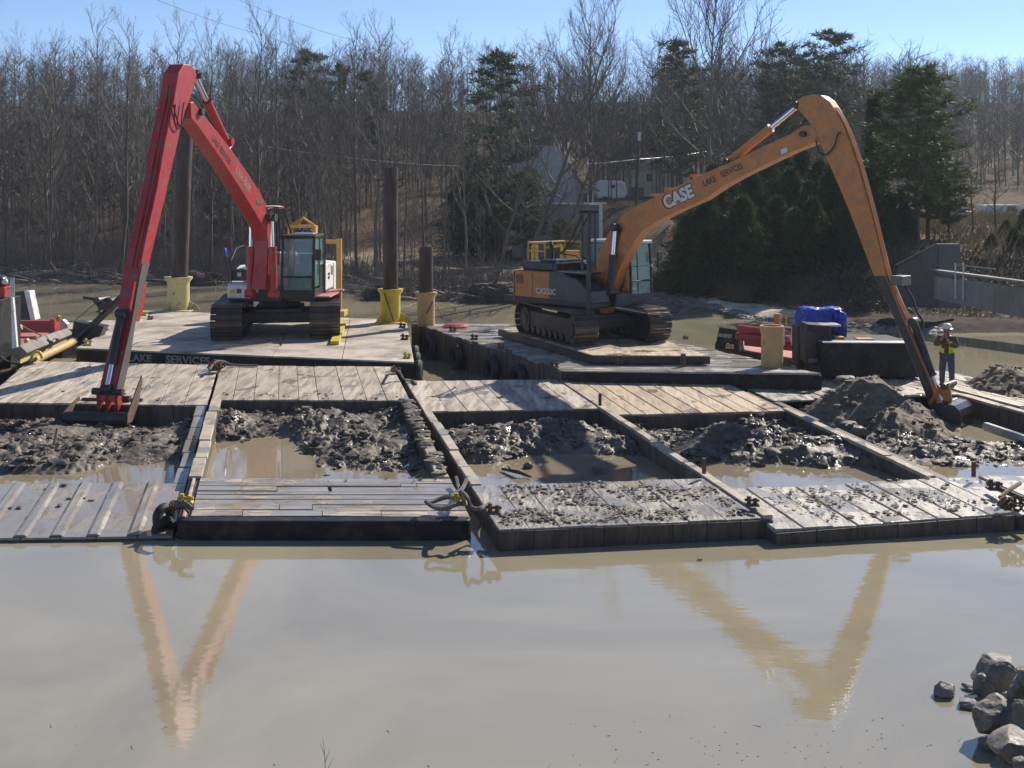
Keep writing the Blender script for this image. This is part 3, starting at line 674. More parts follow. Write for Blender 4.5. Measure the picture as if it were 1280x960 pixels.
def cylinder(pl, p0, p1, parent, r0, split=.6, mbody='red', off=0, name='hydraulic_cylinder', o1=None):
    a = pl.P(p0[0], p0[1], off) if len(p0) == 2 else Vector(p0); b = pl.P(p1[0], p1[1], off if o1 is None else o1) if len(p1) == 2 else Vector(p1)
    mb = MB(); c = a.lerp(b, split); mb.cyl(a, c, r0, 14); mb.cyl(a.lerp(b, split-.03), c, r0*1.16, 14); mb.cyl(a-pl.l*r0*1.2, a+pl.l*r0*1.2, r0*1.1, 10)
    o = mb.build(name, M[mbody], parent, smooth=True)
    m2 = MB(); m2.cyl(c, b, r0*.58, 12); m2.build('rod', M['chrome'], o, smooth=True)
    m2 = MB(); m2.cyl(b-pl.l*r0*1.25, b+pl.l*r0*1.25, r0*1.05, 12); m2.build('rod_eye', M['dark_steel'], o, smooth=True)
    return o
def person_in_cab(pl, x, y, z, k, nm_label): pass
def excavator(name, label, C, up, under, k, cfg):
    EX = thing(name, label, 'excavator', C)
    pu = Plane(C, under); p = Plane(C, up); B = lambda x, y, z: p.at(x*k, y*k, z*k)
    Rm = Matrix((p.f, p.l, Vector((0,0,1)))).transposed()
    def bx(mb, x0, x1, y0, y1, z0, z1, tap=1): mb.box(B((x0+x1)/2,(y0+y1)/2,(z0+z1)/2), ((x1-x0)*k,(y1-y0)*k,(z1-z0)*k), Rm, 0, tap)
    def part(nm, m, *boxes, bevel=.03, parent=EX, label=None):
        mb = MB()
        for b in boxes: bx(mb, *b)
        o = mb.build(nm, m, parent, bevel=bevel)
        if label: o['label'] = label
        return o
    g = cfg['gauge']/2*k; W = cfg['shoe']*k
    TL = cfg.get('tl', 4.65); track(EX, pu, g, TL*k, .98*k, W, k); track(EX, pu, -g, TL*k, .98*k, W, k)
    mb = MB(); Ru = Matrix((pu.f, pu.l, Vector((0,0,1)))).transposed()
    mb.box(pu.at(0,0,.62*k), (1.9*k, 1.5*k, .42*k), Ru); 
    for sx in (-1, 1): mb.box(pu.at(sx*.75*k, 0, .55*k), (.5*k, g*2-.2, .32*k), Ru)
    mb.build('car_body', M['dark_steel'], EX, bevel=.03)
    mb = MB(); mb.lathe(B(0,0,.8), [(0,0),(.62*k,0),(.66*k,.05*k),(.66*k,.3*k),(0,.3*k)], 28); mb.build('slewing_ring', M['dark_steel'], EX)
    part('upper_frame', M['black'], (-2.75,1.25,-1.33,1.33,1.08,1.26), (.2,1.45,-.35,.4,1.1,1.5))
    bc = cfg['body']
    # counterweight, rounded in plan
    pts = []
    for i in range(11):
        t = -1.13+2.26*i/10; pts.append((-.35-cfg.get('rear', 2.75)*math.cos(t*.62)-.15, 1.36*math.sin(t)/math.sin(1.13)))
    pts = [(-2.2,-1.36)]+[(x, y) for x, y in pts]+[(-2.2,1.36)]
    mb = MB(); mb.extr([B(x, y, 1.12) for x, y in pts], (0,0,cfg.get('cwh', 1.0)*k)); cw = mb.build('counterweight', bc, EX, bevel=.06)
    # engine housing and side doors
    mb = MB(); bx(mb, -2.3,-.55,-1.33,1.33,1.24,2.12); mb.build('engine_housing', bc, EX, bevel=.05)
    part('engine_hood', cfg['hood'], (-2.2,-.6,-1.0,.95,2.12,2.42), (-1.4,-.65,-.95,.3,2.4,2.5), bevel=.06)
    # right front: tank and step box
    mb = MB(); prof = [(-.55,1.24),(1.3,1.24),(1.3,1.62),(1.05,1.7),(.75,1.95),(-.1,2.12),(-.55,2.12)]
    mb.extr([B(x,-1.33,z) for x, z in prof], p.l*(.85*k)); mb.build('tank_housing', cfg['tank'], EX, bevel=.03)
    for i in range(5):                                       # louvres in the side doors
        for sy in (-1, 1):
            if cfg.get('louvre_side', 0) not in (0, sy): continue
            mb = MB(); z = 1.72+.06*i; mb.box(B(-1.95, sy*1.337, z), (.34*k,.012*k,.035*k), Rm); mb.build('louvre', M['black'], EX)
    mb = MB(); mb.cyl(B(-1.25,-.55,2.4), B(-1.25,-.55,2.95), .075*k, 12); mb.cyl(B(-1.25,-.55,2.9), B(-1.32,-.55,3.05), .08*k, 12); mb.build('exhaust_stack', M['dark_steel'], EX, smooth=True)
    # handrails
    mb = MB(); rl = [B(1.2,-1.25,1.65), B(1.2,-1.25,2.35), B(.6,-1.25,2.7), B(-.3,-1.25,2.75), B(-.5,-1.25,2.2)]; mb.tube(rl, .022*k, 6); mb.build('handrail', M[cfg.get('rail','black')], EX, smooth=True)
    # cab
    x0, x1, y0, y1, z0, z1 = -.42, 1.42, .38, 1.36, 1.24, 3.08
    t = .075; CB = MB()
    fx = x1-.10    # top of the windscreen leans back
    for (xx, yy, xt) in ((x1,y0,fx),(x1,y1,fx),(x0,y0,x0),(x0,y1,x0)):
        CB.tube([B(xx,yy,z0), B(xx,yy,z0+.8), B(xt,yy,z1)], t*.62*k, 4)
    CB.tube([B(.55,y1,z0), B(.5,y1,z1)], t*.55*k, 4); CB.tube([B(.55,y0,z0), B(.5,y0,z1)], t*.5*k, 4)
    bx(CB, x0-.03,x1+.03,y0-.03,y1+.03,z0-.04,z0+.22); bx(CB, x0-.03,.5,y1-.04,y1+.02,z0,z0+.85); bx(CB, x0-.03,x0+.03,y0,y1,z0,z0+.9); bx(CB, x0,.3,y0-.02,y0+.02,z0,z0+.85)
    cab = CB.build('cab', M['black'], EX, bevel=.015)
    part('roof', cfg['roof'], (x0-.06,fx+.10,y0-.06,y1+.06,z1-.04,z1+.07), bevel=.04, parent=cab)
    if cfg.get('visor'): part('roof_hatch', M['galv'], (.0,.7,y0+.15,y1-.15,z1+.07,z1+.1), parent=cab)
    def pane(nm, q, mm=None):
        m3 = MB(); m3.poly(q, [(0,1,2,3)]); a = (q[1]-q[0]).cross(q[3]-q[0]).normalized()*.012; m3.poly([v-a for v in q], [(3,2,1,0)]); return m3.build(nm, mm or M['glass'], cab)
    zm = z0+.62; xm = x1-.02; f_ = lambda z: x1-.10*max(0,(z-z0-.8))/(z1-z0-.8)
    pane('lower_windscreen', [B(x1,y0+.06,z0+.2), B(x1,y1-.06,z0+.2), B(x1,y1-.06,zm-.02), B(x1,y0+.06,zm-.02)])
    pane('windscreen', [B(x1,y0+.06,zm+.02), B(x1,y1-.06,zm+.02), B(fx+.01,y1-.06,z1-.06), B(fx+.01,y0+.06,z1-.06)])
    pane('door_window', [B(.57,y1,z0+.3), B(x1-.06,y1,z0+.3), B(fx-.04,y1,z1-.08), B(.52,y1,z1-.08)])
    pane('side_window', [B(x0+.06,y1,z0+.88), B(.5,y1,z0+.88), B(.45,y1,z1-.08), B(x0+.06,y1,z1-.08)])
    pane('side_window', [B(x0+.06,y0,z0+.88), B(x1-.08,y0,z0+.88), B(fx-.05,y0,z1-.08), B(x0+.06,y0,z1-.08)])
    pane('rear_window', [B(x0,y0+.06,z0+.95), B(x0,y1-.06,z0+.95), B(x0,y1-.06,z1-.08), B(x0,y0+.06,z1-.08)])
    m3 = MB(); m3.tube([B(x1+.015,y0+.02,zm), B(x1+.015,y1-.02,zm)], .025*k, 4); m3.build('screen_bar', M['black'], cab)
    m3 = MB()
    if cfg.get('guard'):
        for q in range(1, 2): m3.tube([B(x1+.03, y0+(y1-y0)*q/3, z0+.25), B(fx+.04, y0+(y1-y0)*q/3, z1-.05)], .012*k, 4)
        for q in range(2, 3): zz = z0+.25+q*.42; m3.tube([B(f_(zz)+.03,y0,zz), B(f_(zz)+.03,y1,zz)], .01*k, 4)
        gd = m3.build('screen_guard', M['black'], cab); gd['kind'] = 'stuff'
    seat = MB(); bx(seat, -.05,.45,y0+.22,y1-.22,z0+.35,z0+.5); bx(seat, -.15,-.02,y0+.22,y1-.22,z0+.45,z0+1.25); seat.build('seat', M['black'], cab, bevel=.04)
    cons = MB(); bx(cons, .1,.5,y0+.1,y0+.22,z0+.5,z0+.72); bx(cons, .1,.5,y1-.22,y1-.1,z0+.5,z0+.72); cons.tube([B(.45,y0+.16,z0+.7), B(.5,y0+.16,z0+.92)], .02*k, 6); cons.build('console', M['black'], cab)
    # mirrors
    for (mx, my, mz) in cfg.get('mirrors', []):
        m3 = MB(); m3.tube([B(mx-.1,my,mz-.6), B(mx-.05,my,mz-.3), B(mx,my,mz)], .018*k, 6); m3.box(B(mx, my, mz), (.06*k,.22*k,.34*k), Rm); m3.build('mirror', M['black'], EX, bevel=.02)
    return EX, p, B, Rm, part, bx, cab
# ------------------------------------------------ red machine
rc = Vector((-8.35, 41.0, .98))
EXR, pr, BR_, RR, partR, bxR, cabR = excavator('excavator', 'red long-reach excavator with white body on the dusty platform at left', rc, math.radians(-1), math.radians(8.5), 1.12,
    dict(gauge=2.92, shoe=.92, body=M['white'], hood=M['white'], tank=M['white'], roof=M['black'], mirrors=[(1.5,1.5,2.55)], louvre_side=1, visor=1))
pr = Plane((-7.75, 41.0, .98), math.radians(-12)); SR = .24                           # half width of boom and stick
lit = [(238,128),(242,127),(246,133),(258,148),(272,165),(292,191),(310,217),(325,240),(333,256),(338,280),(341,305),(343,335),(345,362),(331,362),(334,330),(335,301),(329,284),(319,266),(309,250),(302,238),(275,197),(246,156),(239,148)]
bm_ = poly_part('boom', pr, lit, SR, -2*SR, M['red'], EXR)
st = [(230,80),(238,81),(245,88),(246,95),(243,105),(239,120),(232,138),(226,160),(223,175),(205,253),(187,328),(179,361),(170,396),(162,448),(150,500),(144,502),(145,484),(164,402),(173,345),(182,300),(196,238),(206,180),(217,129),(223,92)]
so_ = poly_part('stick', pr, st, SR*.96, -2*SR*.96, M['red'], EXR)
low = [(187,329),(179,361),(170,397),(162,449),(151,499),(145,499),(146,484),(164.5,402),(174.5,345),(178,329)]
mb = MB(); mb.extr([pr.P(x,y,SR*.96+.012) for x,y in low], pr.l*.01); mb.build('wear_plate', M['grey_steel'], so_)
def decal(pl, px0, px1, off, s, m, parent, lab, bold=.004, aspect=1):
    # lettering on the side face, running from px0 to px1 (photo points)
    a = pl.P(*px0, off); b = pl.P(*px1, off); X = (b-a); n = pl.l if off > 0 else -pl.l
    Yd = n.cross(X).normalized()
    if Yd.z < 0: Yd = -Yd
    cu_w = None
    o = text(s, 1.0, m, a, X, Yd, parent, label=lab, extrude=.003, bold=bold)
    me = o.data; O = a-WL[o.name]; Xn = X.normalized(); mx = max((v.co-O).dot(Xn) for v in me.vertices)
    f = X.length/mx; 
    for v in me.vertices:
        d = v.co-O; v.co = O+Xn*d.dot(Xn)*f+Yd*d.dot(Yd)*f*aspect+n*d.dot(n)*.3
    return o
decal(pr, (265,174.5), (287.5,207), SR+.006, 'LAKE SERVICES', M['letterdk'], bm_, 'LAKE SERVICES in dark letters', aspect=1.3)
decal(pr, (294,215), (312,240.5), SR+.006, 'Link-Belt', M['lettering'], bm_, 'Link-Belt in grey letters', aspect=1.25)
mb = MB(); mb.extr([pr.P(x,y,SR+.004) for x,y in ((320,250),(328,250),(328.5,255),(320.5,255))], pr.l*.008); mb.build('plate', M['grey_steel'], bm_)
cylinder(pr, (283,178), (243,93), EXR, .13, .62, 'red', 0, 'stick_cylinder')
cylinder(pr, (152,392), (134,486), EXR, .11, .68, 'dark_steel', 0, 'bucket_cylinder')
for s in (-1, 1):
    a = pr.P(333,366,0)+pr.l*s*.42+pr.f*.35; b = pr.P(327,272,0)+pr.l*s*.36
    cylinder(pr, tuple(a), tuple(b), EXR, .13, .62, 'red', name='boom_cylinder')
mb = MB(); mb.cyl(pr.P(241,140,.0)-pr.l*.34, pr.P(241,140,0)+pr.l*.34, .11, 14); mb.cyl(pr.P(241,95,0)-pr.l*.3, pr.P(241,95,0)+pr.l*.3, .08, 12); mb.cyl(pr.P(324,270,0)-pr.l*.42, pr.P(324,270,0)+pr.l*.42, .08, 12)
mb.build('pivot_pin', M['dark_steel'], EXR, smooth=True)
def hose(pts, parent, r=.02, name='hose'):
    mb = MB(); P = []; pts = [Vector(q) for q in pts]
    for i in range(len(pts)-1):
        p0 = pts[max(i-1,0)]; p1 = pts[i]; p2 = pts[i+1]; p3 = pts[min(i+2,len(pts)-1)]
        for k in range(6):
            t = k/6; P.append(.5*((2*p1)+(-p0+p2)*t+(2*p0-5*p1+4*p2-p3)*t*t+(-p0+3*p1-3*p2+p3)*t**3))
    P.append(pts[-1]); mb.tube(P, r, 6); return mb.build(name, M['hose'], parent, smooth=True)
hose([pr.P(x,y,SR+.06) for x,y in ((219,130),(218,150),(221,159),(226,159),(228,140),(230,128))], EXR)
hose([pr.P(x,y,SR+.03) for x,y in ((217,131),(220,145),(225,158),(231,150),(235,136))], EXR)
hose([pr.P(x,y,-.1) for x,y in ((240,118),(248,125),(262,150),(274,170))], EXR, .025)
hose([pr.P(x,y,0) for x,y in ((275,165),(284,168),(292,177),(286,186),(280,181))], EXR, .025)
for q, dx in enumerate((0,2.6,5.2)):
    hose([pr.P(334,262,.05), pr.P(339+dx,258,.1), pr.P(343+dx,262,.2), pr.P(344+dx,300,.25), pr.P(343+dx,330,.25)], EXR, .03)
hose([pr.P(330,258,.2), pr.P(352,259,.5), pr.P(357,270,.5), pr.P(364,292,.6)], EXR, .028)
mb = MB(); mb.extr([pr.P(x,y,-.35) for x,y in ((333,257),(342,257),(342,261),(333,261))], pr.l*.4); mb.build('hose_bracket', M['red'], EXR)
# stick rails (pipes on the outer face) and the bucket linkage
for d in (.12, .0):
    mb = MB(); mb.tube([pr.P(221,105,SR*.96)-pr.l*(SR-d)+pr.f*.0, pr.P(196,235,SR*.96)-pr.l*(SR-d)+pr.f*.06, pr.P(176,335,SR*.96)-pr.l*(SR-d)+pr.f*.06], .025, 6); mb.build('hydraulic_pipe', M['red'], EXR, smooth=True)
mb = MB()
for s in (-.22, .16):
    q = [pr.P(x,y,s) for x,y in ((166,352),(182,352),(177,385),(172,402),(166,402),(160,385))]; mb.extr(q, pr.l*.05)
mb.build('cylinder_bracket', M['red'], EXR)
tip = pr.P(147,498,0); rod = pr.P(134,487,0)
bk = tip+Vector((0,0,-.42))
for s in (-.3, -.06, .2):
    mb = MB(); mb.extr([tip+pr.l*s+pr.f*.38+Vector((0,0,.22)), tip+pr.l*s+pr.f*.52+Vector((0,0,.22)), tip+pr.l*s+pr.f*.45+Vector((0,0,-.35)), tip+pr.l*s+pr.f*.2+Vector((0,0,-.5)), tip+pr.l*s+pr.f*.05+Vector((0,0,-.45))], pr.l*.09)
    mb.build('bucket_link', M['red'], EXR, bevel=.01)
mb = MB(); c = tip+pr.f*.45+Vector((0,0,.25)); mb.cyl(c-pr.l*.42, c+pr.l*.42, .09, 12); mb.cyl(tip-pr.l*.36, tip+pr.l*.36, .08, 12); mb.build('link_pin', M['dark_steel'], EXR, smooth=True)
# ditching bucket: profile in (forward, up) about its back bar
bw = 1.62; o0 = G(121,523,.32); pf = [(.0,.17),(.14,.11),(.17,-.02),(.1,-.16),(-.08,-.2),(-.5,-.12),(-.95,.22),(-.98,.34),(-.9,.34),(-.5,.02),(-.12,.02)]
Hx = Vector((math.sin(math.radians(-4)), -math.cos(math.radians(-4)), 0)); Hl = Vector((-Hx.y, Hx.x, 0))
BK = MB(); BK.extr([o0+Hx*a+Vector((0,0,b))-Hl*bw/2 for a, b in pf], Hl*bw); bko = BK.build('bucket', M['dark_steel'], EXR, bevel=.02)
mb = MB(); mb.cyl(o0-Hl*bw/2, o0+Hl*bw/2, .165, 16); mb.build('back_bar', M['dark_steel'], bko, smooth=True)
for s in (-1, 1):
    mb = MB(); e = o0+Hl*s*(bw/2); mb.extr([e+Hx*.12+Vector((0,0,-.1)), e+Hx*.12+Vector((0,0,.12)), e-Hx*.35+Vector((0,0,.3 if s<0 else .55)), e-Hx*.8+Vector((0,0,.4 if s<0 else .95)), e-Hx*.85+Vector((0,0,.3 if s<0 else .8)), e-Hx*.4+Vector((0,0,-.1))], Hl*.03*s); mb.build('side_plate', M['rusty'], bko)
# body extras: side step, dark grille panel, lamp, antenna, mirror with its sky reflection painted blue
partR('catwalk', M['pinkdeck'], (-1.6,1.1,1.36,1.82,1.18,1.24)); partR('front_grille', M['black'], (1.06,1.12,-1.28,-.58,1.72,2.08), bevel=.01)
partR('side_box', M['white'], (1.28,1.5,-1.3,-.56,1.2,1.62), bevel=.05)
for z in (1.6, 1.72): partR('vent', M['black'], (-1.5,-1.2,1.335,1.345,z,z+.08), bevel=0)
partR('sticker', M['letterlt'], (1.12,1.13,-1.08,-.96,1.85,1.97), bevel=0); partR('sticker', M['rusty'], (1.5,1.51,-1.0,-.86,1.36,1.5), bevel=0); partR('sticker', M['yellow'], (1.5,1.51,-1.2,-1.05,1.36,1.48), bevel=0)
mb = MB(); mb.tube([BR_(1.1,-1.3,1.4), BR_(1.15,-1.42,2.3), BR_(1.3,-1.42,2.5)], .025, 6); mr = mb.build('mirror_arm', M['black'], EXR); mb = MB(); mb.rock(BR_(1.32,-1.4,2.62), (.06,.17,.17), 2, .03); mr = mb.build('mirror', M['bluetarp_and_sky'], EXR, smooth=True); mr['label'] = 'round mirror with a blue sky reflection painted on'
mb = MB(); mb.cyl(BR_(.1,-1.0,2.1), BR_(.1,-1.0,2.55), .10, 8); mb.cyl(BR_(.1,-1.0,2.5), BR_(.1,-1.0,3.15), .025, 6); mb.tube([BR_(.1,-1.0,3.15), BR_(.1,-1.1,3.18)], .03, 6); mb.build('beacon_mast', M['dark_steel'], EXR)
mb = MB(); mb.cyl(pr.P(283,177,0)-pr.l*.22, pr.P(283,177,0)+pr.l*.22, .12, 10); mb.build('cylinder_bracket', M['red'], EXR)
# ------------------------------------------------ orange machine
oc = Vector((2.55, 37.0, 1.3))
EXO, po, BO_, RO, partO, bxO, cabO = excavator('excavator', 'orange long-reach excavator with dark cab on the raised timber mat', oc, math.radians(42), math.radians(24), 1.0,
    dict(gauge=2.6, shoe=.8, body=M['orange'], hood=M['navy'], tank=M['navy'], roof=M['galv'], mirrors=[(1.6,1.55,2.6)], guard=1, louvre_side=-1, cwh=.98, tl=4.4, rear=2.25))
po = Plane((2.35, 37.1, 1.3), math.radians(50)); pob = Plane(oc, math.radians(42)); SO = .25
ob = [(736,352),(740,337),(750,312),(762,289),(777,269),(792,259.5),(808,252),(820,245),(871,221),(914,202),(955,183),(989,167),(1000,159),(1008,156.5),(1016,159),(1021,167),(1018,178),(1007,183),(994,188),(970,199),(925,221),(902,234),(878,250),(848,263),(820,277),(803,288),(792,303),(778,328),(764,362),(757,392),(740,392)]
bo = poly_part('boom', po, ob, -SO, 2*SO, M['orange'], EXO)
os_ = [(996,127),(1003,121),(1014,118),(1026,119),(1036,126),(1042,135),(1054,158),(1071,205),(1090,275),(1107,345),(1130,400),(1160,470),(1173,506),(1163,510),(1137,444),(1112,386),(1092,345),(1063,268),(1048,232),(1034,200),(1022,173),(1011,152),(998,137)]
sk = poly_part('stick', po, os_, -SO*.92, 2*SO*.92, M['orange'], EXO)
lowo = [(1092,345),(1106,345),(1129,400),(1159,470),(1172,506),(1163.5,509),(1138,444),(1113,386)]
mb = MB(); mb.extr([po.P(x,y,-SO*.92-.012) for x,y in lowo], po.l*-.01); mb.build('wear_plate', M['dark_steel'], sk)
decal(po, (832,261), (868,244.5), -SO-.008, 'CASE', M['letterlt'], bo, 'CASE in bold pale letters with dark outline', bold=.045, aspect=1.15)
decal(po, (831,261.7), (869,244.2), -SO-.003, 'CASE', M['letterdk'], bo, 'dark outline of the CASE letters', bold=.085, aspect=1.15)
decal(po, (880,233.5), (896,226.3), -SO-.006, 'LAKE', M['letterdk'], bo, 'LAKE in dark letters', bold=.02, aspect=1.4)
decal(po, (902,222.5), (929,210), -SO-.006, 'SERVICES', M['letterdk'], bo, 'SERVICES in dark letters', bold=.02, aspect=1.4)
mb = MB(); mb.extr([po.P(x,y,-SO-.004) for x,y in ((976,187),(984,184),(984.5,190),(976.5,193))], po.l*-.006); mb.build('sticker', M['letterlt'], bo)
for q in ((820,243.5),(838,236),(871,219.5)): 
    mb = MB(); c = po.P(q[0],q[1],0); mb.box(c, (.18,.4,.09), RO); mb.build('boom_lug', M['orange'], bo)
cylinder(po, (913,201), (999,131), EXO, .125, .60, 'orange', 0, 'stick_cylinder')
cylinder(po, (1142,402), (1178,506), EXO, .105, .66, 'dark_steel', .0, 'bucket_cylinder')
for s in (-1, 1):
    a = BO_(1.25,s*.42,1.55); b = po.P(777,284,0)+po.l*s*.34
    cylinder(po, tuple(a), tuple(b), EXO, .12, .58, 'orange' if s > 0 else 'dark_steel', name='boom_cylinder')
mb = MB(); 
for q, w_ in (((1010,168),.4), ((999,131),.3), ((776,284),.42), ((913,202),.3)): c = po.P(q[0],q[1],0); mb = MB(); mb.cyl(c-po.l*w_, c+po.l*w_, .085, 14); mb.build('pivot_pin', M['dark_steel'], EXO, smooth=True)
hose([po.P(x,y,-SO-.05) for x,y in ((1020,176),(1024,190),(1033,193),(1043,182),(1047,168),(1051,166))], EXO, .022)
hose([po.P(x,y,-SO-.05) for x,y in ((777,284),(772,300),(768,320),(762,345))], EXO, .03)
for d in (-.12, -.02, .08):
    hose([po.P(x,y,-SO)+po.l*(SO+d)+po.f*.02 for x,y in ((1040,134),(1054,158),(1071,205),(1090,275),(1107,345),(1130,400))], EXO, .024, 'hydraulic_pipe').data.materials[0] = M['orange']
mb = MB(); c = po.P(1117,350,0)+po.f*.2; mb.box(c, (.32,.5,.26), RO); mb.build('guard_bracket', M['grey_steel'], sk, bevel=.02)
hose([po.P(x,y,0)+po.f*.12 for x,y in ((1122,352),(1135,372),(1140,388),(1148,402),(1146,412))], EXO, .03)
# bucket linkage and bucket
t0 = po.P(1168,507,0)
for s in (-.3, .24):
    mb = MB(); mb.extr([po.P(1172,482,s), po.P(1186,479,s), po.P(1190,502,s), po.P(1184,506,s), po.P(1174,492,s)], po.l*.07); mb.build('bucket_link', M['orange'], EXO, bevel=.01)
    mb = MB(); mb.tube([po.P(1163,505,s), po.P(1176,483,s)], .06, 8); mb.build('idler_link', M['orange'], EXO)
mb = MB(); c = po.P(1186,481,0); mb.cyl(c-po.l*.4, c+po.l*.4, .08, 12); c = po.P(1189,503,0); mb.cyl(c-po.l*.36, c+po.l*.36, .08, 12); mb.build('link_pin', M['dark_steel'], EXO, smooth=True)
bwo = 1.0; pfo = [(1162,509),(1170,503),(1183,504),(1193,507),(1199,513),(1202,522),(1200,537),(1196,543),(1186,541),(1176,532)]
bs = [(1166,511),(1178,509),(1190,511),(1196,520),(1195,532),(1190,536)]
mb = MB(); mb.extr([po.P(x,y,-bwo/2) for x,y in pfo], po.l*.04); mb.extr([po.P(x,y,-bwo/2)+po.l*(bwo-.04) for x,y in pfo], po.l*.04)
bk2 = mb.build('bucket', M['dark_steel'], EXO, bevel=.012)
outer = [(1170,503),(1183,504),(1193,507),(1199,513),(1202,522),(1200,537),(1196,543)]
M['bucket_steel'] = mat('polished_bucket_steel', (.16,.14,.13), .22, .8, dirt=(.12,.10,.08), damt=.3, bump=.1, rlo=.15)
mb = MB(); ring = [po.P(x,y,-bwo/2+.04) for x,y in outer]; cen = po.P(1180,524,-bwo/2+.04); inn = [p_+(cen-p_).normalized()*.03 for p_ in ring]
mb.extr(ring+inn[::-1], po.l*(bwo-.08)); mb.build('bucket_shell', M['bucket_steel'], bk2, bevel=.006)
mb = MB(); mb.box(po.P(1201,521,0), (.03,bwo*.98,.05), RO); mb.build('wear_strip', M['grey_steel'], bk2)
for s in (-.3,-.05,.2):
    mb = MB(); mb.extr([po.P(1196,541,s), po.P(1191,552,s), po.P(1189,541,s)], po.l*.09); mb.build('tooth', M['grey_steel'], bk2)
# body extras of the orange machine
text('CX250C', .26, M['letterlt'], BO_(-.55-.62,-1.345,1.42)+Vector((0,0,0)), pob.f, (0,0,1), EXO, bold=.006, label='CX250C in pale letters')
for x0 in (-2.2,-1.35): partO('seam', M['black'], (x0,x0+.012,-1.337,-1.333,1.28,2.08), bevel=0)
partO('lower_skirt', M['black'], (-2.7,1.25,-1.345,-1.30,1.12,1.27), bevel=.01)
partO('cab_front_hood', M['navy'], (-.5,.9,-1.2,-.4,2.1,2.16))
mb = MB()
for (x,y) in ((-2.0,-.9),(-2.0,.8),(-1.2,-.9),(-1.2,.8)): mb.tube([BO_(x,y,2.4), BO_(x,y,3.02)], .035, 6)
mb.tube([BO_(-2.0,-.9,3.02), BO_(-1.2,-.9,3.02)], .02, 6); mb.tube([BO_(-2.0,.8,3.02), BO_(-1.2,.8,3.02)], .035, 6); mb.tube([BO_(-2.0,-.9,2.75), BO_(-1.2,-.9,2.75)], .03, 6)
mb.tube([BO_(-2.0,-.9,3.02), BO_(-2.0,.8,3.02)], .035, 6); mb.build('guard_rail', M['amber'], EXO, smooth=True)
# ------------------------------------------------ spud piles and their sleeves
def sleeve(px, py, wpx, ytop, z, m, label, pile_=None, plabel=None, gusset=True, lean=0, flange=1.28, open_=False):
    b = G(px, py, z); s = F/b.y; r = wpx/s/2; h = (py-ytop)/s
    S = thing('spud_sleeve', label, 'spud sleeve', b)
    mb = MB(); mb.lathe(b, [(r,0),(r,h*.80),(r*1.06,h*.86),(r*flange,h*.96),(r*flange,h),(r*.9,h),(r*.9,0)], 28); mb.build('sleeve', m, S, smooth=True)
    if gusset:
        for a in (0.1, 2.2, 4.1):
            mb = MB(); d = Vector((math.cos(a), math.sin(a), 0)); e = d.cross(Vector((0,0,1)))*.03
            mb.extr([b+d*r, b+d*(r+.42), b+d*(r+.36)+Vector((0,0,.18)), b+d*r+Vector((0,0,.4))], e); mb.build('gusset', m, S)
        mb = MB(); mb.box(b+Vector((0,0,.02)), (r*2.9, r*2.9, .04)); mb.build('base_plate', m, S, bevel=.01)
    if pile_:
        (wp, yt) = pile_; rp = wp/s/2; ht = (py-yt)/s
        P = MB(); P.lathe(b, [(0,-1.5),(rp,-1.5),(rp,ht*.33),(rp*1.012,ht*.335),(rp,ht*.34),(rp,ht*.66),(rp*1.012,ht*.665),(rp,ht*.67),(rp,ht),(rp*.9,ht),(rp*.9,ht-.3),(0,ht-.3)], 24, 0, Matrix.Rotation(lean, 3, 'Y'))
        if wp < 20 and yt < 300:
            for sx in (-1,1): P.tube([b+Vector((sx*rp, 0, ht-.45)), b+Vector((sx*(rp+.16), 0, ht-.45)), b+Vector((sx*(rp+.16), 0, ht-.7)), b+Vector((sx*rp, 0, ht-.7))], .035, 6)
        single(P, 'spud_pile', M['pile'], plabel, 'steel pile', b, smooth=True)
    return S
sleeve(223, 388, 27, 346, .98, M['creamyel'], 'faded yellow sleeve holding the tall pile behind the red stick', (20,158), 'tall dark steel pile standing behind the red boom and stick', lean=.035)
sleeve(488, 403, 25, 361, .98, M['yellow'], 'bright yellow sleeve at the platform corner between the two machines', (19,210), 'tall dark steel pile in the bright yellow sleeve')
sleeve(532.5, 407, 22, 365, 1.03, M['tan'], 'tan sleeve at the back corner of the orange machine\'s barge', (17.5,309), 'short dark steel pile in the tan sleeve', gusset=False)
sleeve(965, 458, 27, 407, 1.03, M['tan'], 'empty tan steel sleeve standing before the red workboat', None, gusset=False, flange=1.1)
# bracing bars on the sleeves
for (a, b, zz, lab) in (((480,366),(492,401),.98,'thin chain running down the bright yellow sleeve'), ((541,377),(533,392),1.03,'rusty chain hooked on the tan back sleeve')):
    Y_ = G(488,403,zz).y-.5 if zz < 1 else G(532,407,zz).y-.5
    mb = MB(); mb.tube([D(a[0],a[1],Y_), D(b[0],b[1],Y_-.05)], .03, 6); single(mb, 'chain', M['rusty'], lab, 'chain', tuple(D(b[0],b[1],Y_)))
